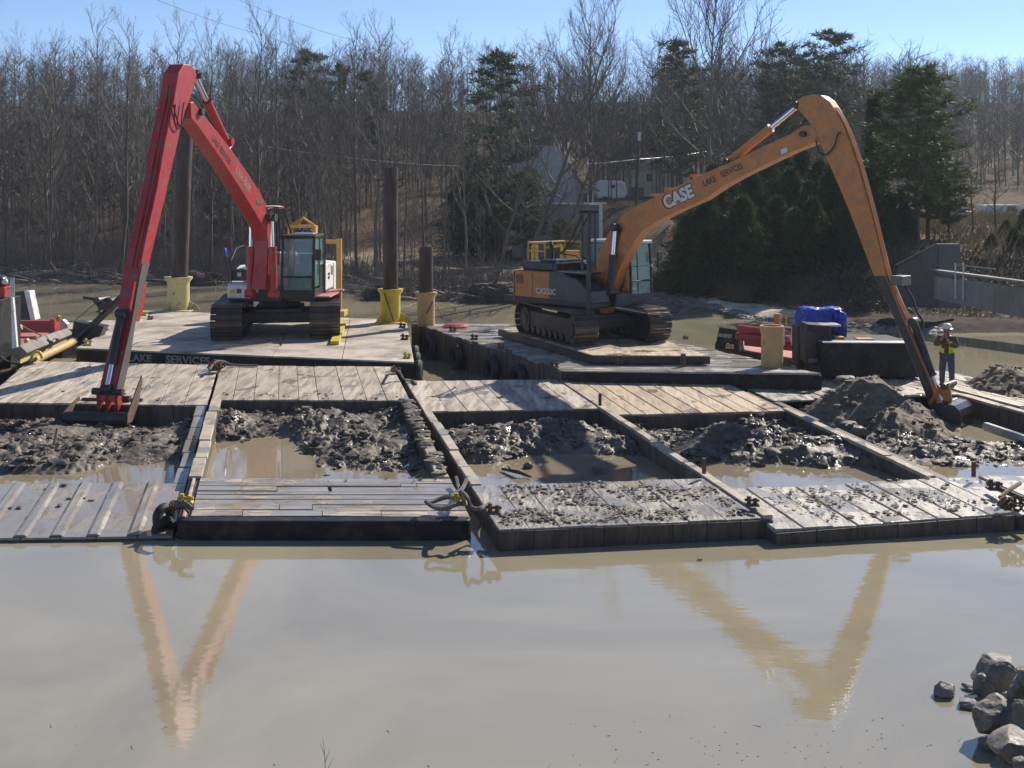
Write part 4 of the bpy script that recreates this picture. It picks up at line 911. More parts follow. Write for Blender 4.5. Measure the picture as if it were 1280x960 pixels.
# yellow winch frames behind the red machine
wf = thing('winch_frame', 'amber gantry post with cross arm and yellow foot right of the red machine', 'gantry', G(411,394,.98))
fb = G(411,394,.98); s_ = F/fb.y
def fp(px, py, dy=0): return D(px, py, fb.y+dy)
mb = MB(); mb.box((fp(424,300)+fp(424,394))/2, (.20,.2,(394-297)/s_)); mb.build('post', M['amber'], wf, bevel=.01)
mb = MB(); mb.box((fp(412,302)+fp(412,302))/2, (.62,.16,.16)); mb.build('cross_arm', M['amber'], wf, bevel=.01)
mb = MB(); mb.box(fp(401,308), (.16,.16,.5)); mb.build('hanger', M['amber'], wf, bevel=.01)
mb = MB(); mb.box(fp(421,394,-.3)+Vector((0,0,.1)), (.75,1.0,.22)); mb.build('foot', M['yellow'], wf, bevel=.02)
mb = MB(); mb.box((fp(420,322)+fp(420,394))/2, (.14,.14,(394-322)/s_)); mb.build('inner_post', M['dark_steel'], wf, bevel=.01)
wb = G(378,397,.98); wf2 = thing('winch_frame', 'amber winch frame with two black drums showing above the red machine\'s cab', 'winch', (wb.x, wb.y+1.2, .98))
def wp_(px, py): return D(px, py, wb.y+1.2)
for x in (363, 394): mb = MB(); a, b = wp_(x,282), wp_(x,397); mb.box((a+b)/2, (.13,.5,(b-a).length)); mb.build('post', M['amber'], wf2, bevel=.01)
for y in (283, 300): mb = MB(); mb.box(wp_(378,y), (.98,.5,.12)); mb.build('beam', M['amber'], wf2, bevel=.01)
mb = MB(); a, b, c = wp_(364,282), wp_(379,272), wp_(394,282); mb.tube([a,b,c], .06, 4); mb.tube([wp_(372,282),b], .04, 4); mb.build('top_brace', M['amber'], wf2)
for x in (372, 385): mb = MB(); c = wp_(x,291); mb.cyl(c-Vector((0,.3,0)), c+Vector((0,.3,0)), .15, 14); mb.build('drum', M['black'], wf2, smooth=True)
hose([wp_(378,285), wp_(370,300), wp_(366,303), wp_(360,296), wp_(352,270)], wf2, .035, 'hose')
# yellow stairs / edge strip and small deck items on the red platform
mb = MB(); q0, q1 = G(413,431,.99), G(424,405,.99); d = (q1-q0); n_ = Vector((d.y,-d.x,0)).normalized()*.28; mb.hexa([q0, q0+n_, q1+n_, q1], [v+Vector((0,0,.12)) for v in (q0, q0+n_, q1+n_, q1)])
single(mb, 'ramp_edge', M['yellow'], 'yellow toothed edge strip beside the red machine\'s right track', 'edge strip', tuple(q0))
# masts with hoses standing behind the orange engine deck
mz = thing('mast', 'black mast with slanting hoses rising behind the orange machine\'s engine deck', 'mast', G(738,418,1.3))
my = G(738,418,1.3).y-2.9
def mp_(x,y): return D(x,y,my)
mb = MB(); mb.tube([mp_(737,262), mp_(735,345), D(735,405,my)], .06, 6); mb.build('post', M['black'], mz)
for x in (728, 744): mb = MB(); mb.tube([mp_(x,265), mp_(x,338)], .035, 6); mb.build('side_bar', M['black'], mz)
mb = MB(); mb.tube([mp_(724,265), mp_(748,265)], .05, 6); mb.build('cross_bar', M['black'], mz)
hose([mp_(728,268), mp_(718,290), mp_(706,312), mp_(700,316)], mz, .03); hose([mp_(734,272), mp_(722,296), mp_(712,308)], mz, .02)
# yellow frame seen behind the orange machine
yf = thing('yellow_frame', 'yellow tubular frame standing behind the orange machine\'s engine hood', 'frame', G(675,406,1.03)); yy = G(675,406,1.03).y+.6
for (a, b) in (((666,306),(666,345)),((671,306),(671,345)),((702,306),(702,330)),((666,307),(671,307)),((683,310),(702,306)),((668,372),(668,404)),((676,372),(676,404)),((712,372),(712,404))):
    mb = MB(); mb.tube([D(a[0],a[1],yy), D(b[0],b[1],yy)], .06, 4); mb.build('tube', M['yellow'], yf)
mb = MB(); mb.box(D(716,322,yy), (.5,.3,.55)); mb.build('box', M['amber'], yf); mb = MB(); mb.box(D(686,318,yy), (.35,.3,.4)); mb.build('motor', M['black'], yf, bevel=.05)
mb = MB(); mb.tube([D(690+11*math.cos(t*.35),385-14*math.sin(t*.35),yy-.1) for t in range(10)], .06, 6); mb.build('hoop', M['creamyel'], yf)
# ---------------------------------------------------------------- red workboat on the right
PS = [G(893,440,.5)]                         # reference
wy = 36.5
wbR = thing('workboat', 'low black-hulled workboat with red deck moored beyond the empty tan sleeve', 'boat', G(970,452,0.0))
def W_(px, py, Y): return D(px, py, Y)
wq = Quad(G(1005,462,.62), G(1148,470,.62), G(893,428,.62), G(1040,421,.62))
mb = MB(); slab(mb, wq, 0,1,0,1,-1.2,0); mb.build('hull', M['blackhull'], wbR, bevel=.05)
mb = MB(); slab(mb, wq, .04,.97,.03,.97,.001,.02); mb.build('deck', M['pinkdeck'], wbR)
# high black box at the near end
A_, B_2 = G(1030,471,.1), G(1152,474,.1)
def upq(a, b, d, h, m, nm, par, tilt=0, bev=.02):
    a, b = Vector(a), Vector(b); n = (b-a).normalized().cross(Vector((0,0,1)))*-d; mb = MB()
    if n.y < 0: n = -n
    top = Vector((0,0,h)); mb.hexa([a, b, b+n, a+n], [a+top+n*tilt, b+top+n*tilt, b+top+n, a+top+n]); return mb.build(nm, m, par, bevel=bev)
Yb_ = 32.6
upq(D(1027,470,Yb_), D(1150,472,Yb_+.3), 2.2, 42*Yb_/F, M['blackhull'], 'deckhouse', wbR)
upq(D(1028,429.5,Yb_)+Vector((0,.0,.0)), D(1150,430,Yb_+.3), .35, .05, M['galv'], 'coaming', wbR)
upq(D(1010,455,Yb_+.4), D(1040,457,Yb_+.4), .9, 50*Yb_/F, M['black'], 'tower', wbR, .1)
upq(D(1008,455,Yb_+.35), D(1028,457,Yb_+.35), .06, 42*Yb_/F, M['dark_steel'], 'side_plate', wbR, 3)
mb = MB(); mb.box(D(1034,405.5,Yb_+.9), (.62,.7,.05)); mb.build('tower_cap', M['galv'], wbR)
# bow panel carrying the name
bq = [D(893,436,39.2), D(924,440,38.2), D(920.5,412,38.4), D(899,409,39.3)]
mb = MB(); mb.extr(bq, (.25,.35,0)); bp = mb.build('bow_panel', M['blackhull'], wbR, bevel=.02)
X_ = (bq[1]-bq[0]); Xn = X_.normalized(); up_ = (bq[3]-bq[0]); 
text('LAKE SERVICES', .17, M['letterlt'], bq[0]*.45+bq[3]*.55+Xn*.05+Vector((-.01,-.03,.02)), X_, (0,0,1), wbR, bold=.003, wide=.62, label='LAKE SERVICES on the bow panel')
text('SERVICES', .16, M['lettering'], D(1010,453,Yb_+.28), (1,0,0), (0,0,1), wbR, bold=.003, wide=.7, label='faint SERVICES lettering at the tower foot')
for (a, b, h) in (((924,410),(985,418),.16), ((922,420),(985,426),.16)):
    mb = MB(); p0, p1 = D(a[0],a[1],38.4), D(b[0],b[1],36.4); mb.tube([p0, p1], .13, 8); mb.build('pipe_rail', M['red'], wbR, smooth=True)
mb = MB(); mb.hexa([D(930,432,38), D(1000,440,36), D(1000,440,36)+Vector((.4,.9,0)), D(930,432,38)+Vector((.4,.9,0))], [D(930,424,38), D(1000,428,36), D(1000,428,36)+Vector((.4,.9,0)), D(930,424,38)+Vector((.4,.9,0))]); mb.build('bulwark', M['red'], wbR, bevel=.02)
mb = MB()
for x in (980, 990, 997): mb.tube([D(x,409+(x-980)*.02,36), D(x,432,36)], .025, 6)
mb.tube([D(980,409,36), D(997,410,36)], .025, 6); mb.tube([D(980,420,36), D(997,420,36)], .02, 6); mb.build('rail', M['white'], wbR)
mb = MB(); mb.lathe(D(972,413,37), [(0,0),(.12,0),(.12,.5),(.1,.55),(0,.55)], 14); mb.tube([D(976,400,37), D(983,390,37), D(983,408,37)], .03, 6); mb.build('capstan', M['amber'], wbR, smooth=True)
for (x,y,w_,h_,m_) in ((1027,414,8,10,'yellow'),(1047,424,14,8,'amber'),(1080,425,22,5,'orange'),(1015,428,5,8,'yellow')):
    mb = MB(); mb.box(D(x,y,Yb_+1.1), (w_*Yb_/F,.4,h_*Yb_/F)); mb.build('equipment_box', M[m_], wbR, bevel=.02)
# blue tarpaulin over a hump
def tarp(c, size, name, label, seed, mname='bluetarp_and_sky'):
    bm = bmesh.new(); bmesh.ops.create_icosphere(bm, subdivisions=5, radius=1)
    mb = MB(); P = []
    for v in bm.verts:
        q = v.co.copy(); ax = max(abs(q.x), abs(q.y), abs(q.z)); b_ = q/ax; q = q.lerp(b_, .62)
        n = noise.noise(q*1.6+Vector((seed,0,0)))*.22; rdg = (1-abs(noise.noise(Vector((q.x*4.5,q.y*4.5,q.z*1.2+seed))))*2.4)*.07
        q = q*(1+n+rdg); q.z -= .18*(1-min(1,abs(q.x)))*0; P.append(Vector(c)+Vector((q.x*size[0], q.y*size[1], q.z*size[2])))
    mb.poly(P, [[v.index for v in f.verts] for f in bm.faces]); bm.free()
    for tt in (-.4, .35): 
        pts = [Vector(c)+Vector((tt*size[0], math.cos(a)*size[1]*1.12, math.sin(a)*size[2]*1.15)) for a in [k*.3 for k in range(11)]]
    return single(mb, name, M[mname], label, 'tarpaulin', tuple(c), smooth=True)
tarp(D(1025,399,34.6), (.62,.5,.36), 'tarpaulin', 'wrinkled bright blue tarpaulin over the machinery on the workboat', 2)
tarp(D(1047,405,34.4), (.2,.4,.42), 'tarpaulin', 'narrow blue tarpaulin bundle at the right end of the larger blue cover', 8)
mb = MB(); mb.box(D(1022,432,34.6), (1.4,.8,1.3)); single(mb, 'engine', M['black'], 'dark engine block under the larger blue tarpaulin', 'engine', tuple(D(1022,440,34.6)), bevel=.08)
# ---------------------------------------------------------------- workboat at the left edge
LB = thing('workboat', 'red-decked workboat with pale bumper at the left edge of the picture', 'boat', G(30,440,0))
lq = Quad(G(-60,447,.85), G(24,443,.85), G(-20,405,.85), G(78,408,.85))
mb = MB(); slab(mb, lq, 0,1,0,1,-1.4,0); mb.build('hull', M['blackhull'], LB, bevel=.04)
mb = MB(); slab(mb, lq, .0,.96,.03,.97,.001,.03); mb.build('deck', M['pinkdeck'], LB)
p0, p1 = D(24,441,34.8), D(84,417,42); mb = MB(); mb.tube([p0, p0.lerp(p1,.5), p1], [.24,.26,.22], 4); mb.build('bumper', M['concrete'], LB, bevel=.04)
mb = MB(); mb.hexa([p0+Vector((0,0,-.55)), p1+Vector((0,0,-.55)), p1+Vector((-.3,.1,-.55)), p0+Vector((-.3,.1,-.55))], [p0+Vector((.05,0,-.1)), p1+Vector((.05,0,-.1)), p1+Vector((-.3,.1,-.1)), p0+Vector((-.3,.1,-.1))]); mb.build('side_band', M['creamyel'], LB)
mb = MB(); mb.extr([D(70,412,42), D(86,421,42), D(84,405,42), D(78,399,42), D(71,402,42)], (0,.25,0)); mb.build('bow_post', M['galv'], LB, bevel=.03)
Yl = 35.2
mb = MB(); mb.box((D(-30,372,Yl)+D(13,450,Yl))/2, ((43)*Yl/F, 1.5, 78*Yl/F)); mb.build('deckhouse', M['black'], LB, bevel=.02)
mb = MB(); mb.extr([D(13.5,372,Yl-.8), D(16,372,Yl-.8), D(21,434,Yl-.8), D(15,436,Yl-.8)], (0,.12,0)); mb.build('white_edge', M['white'], LB)
Yr = 39.5
mb = MB(); mb.extr([D(19,365,Yr), D(32,364,Yr), D(39,400,Yr), D(19,400,Yr)], (0,.5,0)); mb.build('fin', M['black'], LB); mb = MB(); mb.extr([D(30,364,Yr-.02), D(36.5,364,Yr-.02), D(44,400,Yr-.02), D(38,400,Yr-.02)], (0,.45,0)); mb.build('fin_edge', M['white'], LB, bevel=.01)
mb = MB(); mb.box((D(20,400,Yr)+D(70,416,Yr+2))/2, (50*Yr/F,.15,.42)); mb.build('bulwark', M['red'], LB)
mb = MB(); mb.box(D(69,407,Yr+1), (.16,.5,.5)); mb.build('corner_post', M['red'], LB)
for (x,y) in ((34,427),(45,424),(73,398),(25,409)): mb = MB(); mb.rock(D(x,y,37.5), (.12,.12,.14), 1, .3, x); mb.build('cleat', M['tan'], LB)
mb = MB()
for x in (14,17): mb.tube([D(x,347,Yl-.5), D(x,385,Yl-.5)], .03, 6)
for y in (348,360,372): mb.tube([D(9,y,Yl-.5), D(17,y,Yl-.5)], .03, 6)
mb.build('rail', M['galv'], LB)
pm_ = thing('pump', 'red pump with dark blue motor on top of the black box at the left edge', 'pump', D(0,372,Yl))
mb = MB(); mb.box(D(0,365,Yl-.1), (.5,.5,.34)); mb.build('tank', M['red'], pm_, bevel=.03)
mb = MB(); mb.rock(D(-2,351,Yl-.1), (.34,.3,.22), 3, .3, 4); mb.build('motor', M['navy'], pm_, smooth=True)
mb = MB(); mb.rock(D(6,352,Yl-.3), (.1,.1,.1), 2, .2, 3); mb.build('filter', M['white'], pm_, smooth=True)
hose([D(-6,440,34.9), D(10,452,34.3), D(30,455,33.9), D(44,448,34.2)], LB, .03)
cloth_rope([D(24,405,37.5), D(38,413,38.5), D(52,419,39)], .02, 'rope', 'thin pale line slanting over the left workboat\'s deck')
# timber and old buoy shackled at the boat's foot
mb = MB(); mb.tube([D(40,452,34.6), D(86,430,37.5), D(92,426,38.2)], .13, 10); single(mb, 'timber_pole', M['tan'], 'round tan fender pole below the left workboat\'s bumper', 'pole', tuple(D(40,452,34.6)), smooth=True)
sh = thing('shackle', 'rusty yellow shackle with bolts where the left workboat is tied', 'shackle', D(48,448,34.4)); c = D(46,448,34.4)
mb = MB(); mb.tube([c+Vector((math.cos(a)*.16,0,math.sin(a)*.2)) for a in [k*.55 for k in range(10)]], .05, 6); mb.build('ring', M['yellow'], sh, smooth=True)
mb = MB(); mb.tube([c, c+Vector((-.5,-.5,-.25)), c+Vector((-.75,-.8,-.3))], .06, 6); mb.build('bolt', M['rusty'], sh)
# anchor winch boom between boat and platform
aw = thing('anchor_winch', 'black slanting anchor boom with winch and cables between the left workboat and the red stick', 'winch', G(110,425,.98)); Ya = 39.5
mb = MB(); mb.hexa([D(88,430,Ya), D(118,436,Ya), D(118,436,Ya)+Vector((0,.5,0)), D(88,430,Ya)+Vector((0,.5,0))], [D(92,402,Ya), D(130,408,Ya), D(130,408,Ya)+Vector((0,.5,0)), D(92,402,Ya)+Vector((0,.5,0))]); mb.build('base', M['black'], aw)
for dy in (0, .5):
    mb = MB(); mb.tube([D(96,425,Ya+dy), D(125,398,Ya+dy), D(158,366,Ya+dy)], .12, 4); mb.build('boom', M['black'], aw)
mb = MB(); c = D(138,378,Ya+.2); mb.cyl(c-Vector((.0,.3,0)), c+Vector((0,.3,0)), .2, 14); mb.cyl(D(128,375,Ya+.1)-Vector((.1,.3,0)), D(128,375,Ya+.1)+Vector((.1,.3,0)), .14, 12); mb.build('drum', M['dark_steel'], aw, smooth=True)
mb = MB(); mb.rock(D(130,380,Ya), (.3,.3,.22), 2, .4, 5); mb.tube([D(104,372,Ya), D(126,375,Ya)], .05, 5); mb.tube([D(124,382,Ya), D(124,392,Ya)], .04, 5); mb.build('motor', M['dark_steel'], aw)
mb = MB(); mb.tube([D(92,402,Ya), D(128,372,Ya+.3)], .012, 4); mb.tube([D(120,390,Ya), D(152,372,Ya)], .02, 4); mb.build('cable', M['black'], aw)
mb = MB(); a0 = Quad(G(82,411,.95), G(150,411,.95), G(84,401,.95), G(158,400,.95)); slab(mb, a0, 0,1,0,1,-.5,0)
single(mb, 'catwalk', M['plate'], 'narrow pale catwalk behind the black anchor boom', 'catwalk', tuple(a0(.5,.5)), bevel=.02)
# ---------------------------------------------------------------- mooring bits, ropes, hoses
def cleat(px, py, z, root, s=.16, m='rusty', name='mooring_bitt'):
    c = G(px, py, z); mb = MB(); mb.box(c+Vector((0,0,.02)), (s*1.8,s*1.4,.04)); mb.cyl(c+Vector((-s*.4,0,0)), c+Vector((-s*.45,0,s*1.3)), s*.28, 8); mb.cyl(c+Vector((s*.4,0,0)), c+Vector((s*.5,.02,s)), s*.28, 8); mb.cyl(c+Vector((-s,0,s*.8)), c+Vector((s,0,s*.7)), s*.2, 8)
    return mb.build(name, M[m], root, bevel=.008)
for a in ((940,632,.46,B4,.13),(1243,612,.46,B5,.15),(232,630,.5,B2,.14,'yellow'),(272,458,.9,B2,.16),(575,630,.5,B2,.15,'yellow'),(495,465,.88,B2,.14),(617,642,.5,B3,.14),(903,472,.74,B4,.15),
          (706,472,.75,B3,.12),(509,447,1.0,PA,.13,'yellow'),(506,424,1.0,PA,.15),(503,409,1.0,PA,.14),(180,394,1.0,PA,.14,'yellow'),(188,399,1.0,PA,.12),(110,431,1.0,PA,.16,'creamyel'),
          (566,414,1.05,PB,.16),(593,424,1.05,PB,.14),(626,435,1.05,PB,.12,'red'),(636,442,1.05,PB,.12),(775,455,1.05,PB,.14),(852,453,1.05,PB,.15),(693,459,1.05,PB,.14),(912,436,1.05,PB,.13,'tan'),(857,424,1.05,PB,.1),(985,456,1.05,PB,.16)):
    cleat(*a)
for (px,py,z,root,h) in ((750,507,.72,B3,.3),(880,592,.52,B3,.3),(1217,596,.42,B5,.3),(351,432,.99,PA,.25)):
    c = G(px,py,z); mb = MB(); mb.box(c+Vector((0,0,h/2)), (.06,.06,h), rotz(.4)); mb.build('stake', M['rusty'], root)
for (px,py,z) in ((855,449,1.1),(857,452,1.08)): pass
mb = MB(); c = G(854,457,1.05); mb.box(c+Vector((0,0,.17)), (.14,.14,.34), rotz(.5), taper=.7); mb.build('timber_stub', M['rusty'], PB)
# thick mooring rope coil at the barge corner
C0 = G(557,632,.5)
def ropeloop(c, r, n=30, z=.03, sq=.5, t0=0, t1=6.28, amp=.03): return [c+Vector((math.cos(t0+(t1-t0)*k/n)*r, math.sin(t0+(t1-t0)*k/n)*r*sq*1.2, z+amp*math.sin(k*1.1))) for k in range(n+1)]
cloth_rope([G(583,600,.62), G(577,612,.6), G(565,620,.55)]+ropeloop(C0, .34, 16, .05, .62, .9, 6.6)+[G(580,628,.62)], .042, 'mooring_rope', 'thick grey rope looped on the front right corner of the cracked timber deck')
cloth_rope([G(570,597,.55), G(574,612,.5), G(583,620,.75), G(590,634,.62), G(600,636,.62), G(612,630,.6)], .04, 'mooring_rope', 'thick rope tying the cracked timber deck to the middle barge')
cloth_rope([G(602,634,.6), G(603,650,.35), G(598,668,.15), G(610,690,.02)], .03, 'mooring_rope', 'rope end hanging into the water between the two middle bows')
cloth_rope([G(213,640,.3), G(222,632,.55), G(232,630,.62), G(240,636,.58)], .045, 'mooring_rope', 'dirty rope across the gap at the flooded deck\'s right corner')
cloth_rope([G(262,462,.95), G(270,452,1.1), G(280,452,1.02), G(292,456,.92), G(322,457,.92)], .035, 'mooring_rope', 'rope knotted at the far corner below LAKE SERVICES lettering')
cloth_rope([G(489,463,.92), G(494,462,1.12), G(500,466,1.0), G(505,474,.85), G(514,476,.76), G(520,480,.74)], .035, 'mooring_rope', 'rope bridging second and middle barges at their far corners')
cloth_rope([G(693,458,1.1), G(700,470,.8), G(706,478,.74)], .02, 'rope', 'rusty line from the orange machine\'s barge corner to the barges')
cloth_rope([D(543,380,42.4), D(552,392,42), D(556,403,41.8)], .014, 'rope', 'thin line sagging from the tan back sleeve')
def chainclump(name, c, n, r, label, m='rusty', s=.05):
    mb = MB(); rr = random.Random(int(c.x*100))
    for i in range(n):
        p = c+Vector((rr.uniform(-r,r), rr.uniform(-r,r)*.7, rr.uniform(0,r*.7))); a = Vector((rr.uniform(-1,1), rr.uniform(-1,1), rr.uniform(-1,1))).normalized(); b = a.orthogonal().normalized(); d = a.cross(b)
        mb.tube([p+(b*math.cos(t)*1.4+d*math.sin(t))*s for t in [k*math.pi/4 for k in range(8)]], s*.3, 5, closed=True)
    o = mb.build(name, M[m]); return tag(o, label, 'chain', None, 'stuff')
chainclump('chain_heap', G(272,461,.9), 26, .2, 'chain heap at the far corner between the two left barges', s=.06)
chainclump('chain_heap', G(228,636,.45), 22, .16, 'chain heap by the yellow bitt at the cracked timber deck\'s left corner', s=.05)
chainclump('chain_heap', G(1266,634,.42), 22, .2, 'rusty chain heap at the right edge of the front decks', s=.06)
tyre(G(205,647,.28)+Vector((0,0,.02)), (.8,-.5,.2), .15, 'small black tyre between the flooded deck and the cracked timber deck', .09)
tyre(G(205,662,.1), (.7,-.7,.1), .16, 'lower black tyre half in the water at the flooded deck\'s corner', .08)
mb = MB(); mb.tube([G(1250,622,.5), G(1262,612,.55), G(1275,604,.5)], .04, 6); mb.tube([G(1236,606,.45), G(1290,628,.5)], .05, 6)
single(mb, 'steel_bar', M['rusty'], 'rusty bars sticking out at the right edge above the front deck', 'bar', tuple(G(1262,618,.5)))
mb = MB(); mb.tube([G(1232,533,.45), G(1300,556,.4)], .11, 6); single(mb, 'timber_pole', M['gunwale'], 'pale timber pole lying right of the orange bucket', 'pole', tuple(G(1250,540,.45)))
mb = MB(); mb.tube([G(408,596-31,.25), G(415,568,.22), G(430,570,.2)], .03, 6)
mb = MB(); mb.tube([G(628,586,.17), G(648,590,.22), G(664,596,.16)], [.03,.045,.02], 6); mb.tube([G(640,588,.2), G(634,582,.34)], .015, 5)
single(mb, 'driftwood', M['barkdk'], 'dark stick floating in the middle barge\'s pool', 'stick', tuple(G(645,590,.2)))
mb = MB(); mb.tube([G(72,536,.65), G(70,546,.5), G(66,558,.3)], .035, 6); single(mb, 'driftwood', M['drift'], 'pale stick standing in the mud left of the red bucket', 'stick', tuple(G(70,546,.5)))
for (x,y,z,s,lb) in ((1057,485,.7,.26,'dark boulder-like mud lump on the far deck behind the sandy mound'), (1058,578-43,.5,.0,''), (1061,541,.45,.0,'')):
    if s: mb = MB(); mb.rock(G(x,y,z)+Vector((0,0,s*.5)), (s*1.3,s,s*.8), 3, .3, 3); single(mb, 'mud_lump', M['mud'], lb, 'mud lump', tuple(G(x,y,z)), smooth=True)
for (x,y,s,lb) in ((748,590,.14,'small dark clod in the pool by the middle front deck'), (925,575,.2,'dark rounded lump standing in the blue reflecting pool'), (975,573,.28,'larger dark lump at the edge of the blue reflecting pool'), (660,583,.1,'tiny clod beside the floating stick'), (1062,545,.36,'sandy lump in shade at the mound\'s left foot')):
    mb = MB(); mb.rock(G(x,y,.15)+Vector((0,0,s*.2)), (s*1.2,s,s*.8), 3, .35, x); single(mb, 'mud_lump', M['mud'], lb, 'mud lump', tuple(G(x,y,.15)), smooth=True)
# red hatch cover at the back corner
mb = MB(); mb.lathe(G(570,408,1.05), [(0,.12),(.35,.1),(.5,.03),(.5,0)], 16); single(mb, 'hatch_cover', M['red'], 'red round hatch lid near the tan back sleeve', 'hatch', tuple(G(570,408,1.05)))
# ---------------------------------------------------------------- people
def skinned(name, pts, edges, rad, m, parent, sub=2, root=0):
    off = WL[parent.name] if parent else Vector((0,0,0))
    me = bpy.data.meshes.new(name); me.from_pydata([tuple(Vector(p)-off) for p in pts], edges, []); me.update()
    o = bpy.data.objects.new(name, me); link(o, parent); WL[o.name] = off
    me.materials.append(m)
    md = o.modifiers.new('skin', 'SKIN'); md.use_smooth_shade = True
    if not me.skin_vertices: me.skin_vertices.new()
    sv = me.skin_vertices[0].data
    for i, r in enumerate(rad):
        sv[i].radius = (r, r) if not isinstance(r, tuple) else r
        sv[i].use_root = (i == root)
    s = o.modifiers.new('sub', 'SUBSURF'); s.levels = sub; s.render_levels = sub
    dg = bpy.context.evaluated_depsgraph_get(); dg.update()
    ev = o.evaluated_get(dg); me2 = bpy.data.meshes.new_from_object(ev); me2.name = name
    o.modifiers.clear(); o.data = me2
    if not me2.materials: me2.materials.append(m)
    return o
def local(base, ang, k=1):
    f = Vector((math.sin(ang), -math.cos(ang), 0)); l = Vector((-f.y, f.x, 0)); b = Vector(base)
    return lambda x, y, z: b+(f*x+l*y)*k+Vector((0,0,z*k))
def hand(L, w, d, side, m, parent):
    # w wrist point, d finger direction (local), five short fingers
    w = Vector(w); d = Vector(d).normalized(); s = d.cross(Vector((0,0,1)));
    if s.length < .1: s = Vector((1,0,0))
    s.normalize(); n = s.cross(d); P = [w, w+d*.05, w+d*.09]; E = [(0,1),(1,2)]; R = [.022,.03,.03]
    for i, (o_, l_) in enumerate(((-.03,.065),(-.01,.078),(.01,.074),(.03,.058))):
        b = len(P); q = w+d*.095+s*o_; P += [q, q+d*l_*.55+n*.012, q+d*l_*.85+n*.035]; E += [(2,b),(b,b+1),(b+1,b+2)]; R += [.010,.009,.007]
    b = len(P); q = w+d*.03-s*.03*side; P += [q-s*.02*side, q-s*.045*side+d*.035+n*.01, q-s*.04*side+d*.065+n*.02]; E += [(1,b),(b,b+1),(b+1,b+2)]; R += [.013,.010,.008]
    return skinned('hand', [L(*p) for p in P], E, R, m, parent, 1)
pbz = G(1184,485,.64); ang = math.radians(-28); LP = local(pbz, ang, .96)
PE = thing('person', 'person in white hard hat, brown jacket and hi-vis vest standing on the far right deck', 'person', pbz)
# x forward, y own left, z up : body as one continuous surface, hands raised together before the face
ph = (0,0,.93)
P = [ph, (0,0,1.10), (.01,0,1.30), (0,0,1.43), (.01,0,1.50), (.03,0,1.60), (.03,0,1.70),
     (0,.10,.90), (.02,.12,.50), (-.02,.13,.10), (.10,.14,.04),
     (0,-.10,.90), (.03,-.13,.50), (0,-.14,.10), (.12,-.17,.04),
     (0,.19,1.42), (.10,.27,1.20), (.30,.10,1.30), (.30,.03,1.42),
     (0,-.19,1.42), (.08,-.30,1.22), (.30,-.12,1.40), (.24,-.05,1.54)]
E = [(0,1),(1,2),(2,3),(3,4),(4,5),(5,6),(0,7),(7,8),(8,9),(9,10),(0,11),(11,12),(12,13),(13,14),(3,15),(15,16),(16,17),(17,18),(3,19),(19,20),(20,21),(21,22)]
R = [(.16,.12),(.15,.11),(.18,.12),(.12,.09),.055,.088,.08,.10,.068,.05,.045,.10,.068,.05,.045,.068,.052,.04,.03,.068,.052,.04,.03]
body = skinned('body', [LP(*p) for p in P], E, R, M['skin'], PE)
def sub(idx, grow, nm, m, extra=0):
    mp = {a: i for i, a in enumerate(idx)}; pts = [LP(*P[i]) for i in idx]; ed = [(mp[a], mp[b]) for a, b in E if a in mp and b in mp]
    rr = [tuple(q+grow for q in (R[i] if isinstance(R[i], tuple) else (R[i],R[i]))) for i in idx]; return skinned(nm, pts, ed, rr, m, PE)
sub([0,1,2,3,15,16,17,19,20,21], .028, 'jacket', M['jacket'])
sub([0,7,8,9,11,12,13], .022, 'jeans', M['jeans'])
for a in ((9,10),(13,14)): sub(list(a), .03, 'boot', M['boots'])
mb = MB()                                        # vest: front and back panels with band
for sx in (-1, 1):
    for yy in (.0,):
        ring = []
vz = [(1.0,.205,.165),(1.12,.20,.16),(1.28,.225,.165),(1.40,.21,.14)]
for (z0_,a0_,b0_),(z1_,a1_,b1_) in zip(vz, vz[1:]):
    n_ = 20
    for k in range(n_):
        t0, t1 = 2*math.pi*k/n_, 2*math.pi*(k+1)/n_
        if abs(math.cos(t0)) > .96 and abs(math.cos(t1)) > .8 and z0_ > 1.2: pass
        q = [(math.sin(t0)*b0_, math.cos(t0)*a0_, z0_), (math.sin(t1)*b0_, math.cos(t1)*a0_, z0_), (math.sin(t1)*b1_, math.cos(t1)*a1_, z1_), (math.sin(t0)*b1_, math.cos(t0)*a1_, z1_)]
        if k in (4, 5) and z1_ > 1.1: continue     # open front
        mb.poly([LP(*v) for v in q], [(0,1,2,3)], 1 if z0_ == 1.12 and False else 0)
mb.build('vest', M['hivis'], PE, smooth=True)
HH = MB(); hc = LP(.03,0,1.70)
HH.lathe(hc, [(.165,0),(.13,.015),(.125,.04),(.115,.09),(.08,.13),(.0,.145)], 20); HH.build('hard_hat', M['white'], PE, smooth=True)
mb = MB(); mb.rock(LP(.115,0,1.63), (.018,.018,.022), 1, 0); mb.build('nose', M['skin'], PE); 
for s in (-1,1):
    mb = MB(); mb.rock(LP(.105,s*.032,1.665), (.008,.010,.008), 1, 0); mb.build('eye', M['blackcloth'], PE)
    mb = MB(); mb.rock(LP(.02,s*.09,1.64), (.018,.012,.03), 1, 0); mb.build('ear', M['skin'], PE)
mb = MB(); mb.box(LP(.112,0,1.595), (.035,.012,.008), rotz(ang)); mb.build('mouth', M['redcloth'], PE)
hand(LP, (.30,.03,1.42), (-.1,-.2,.9), 1, M['skin'], PE); hand(LP, (.24,-.05,1.54), (-.3,.25,.9), -1, M['skin'], PE)
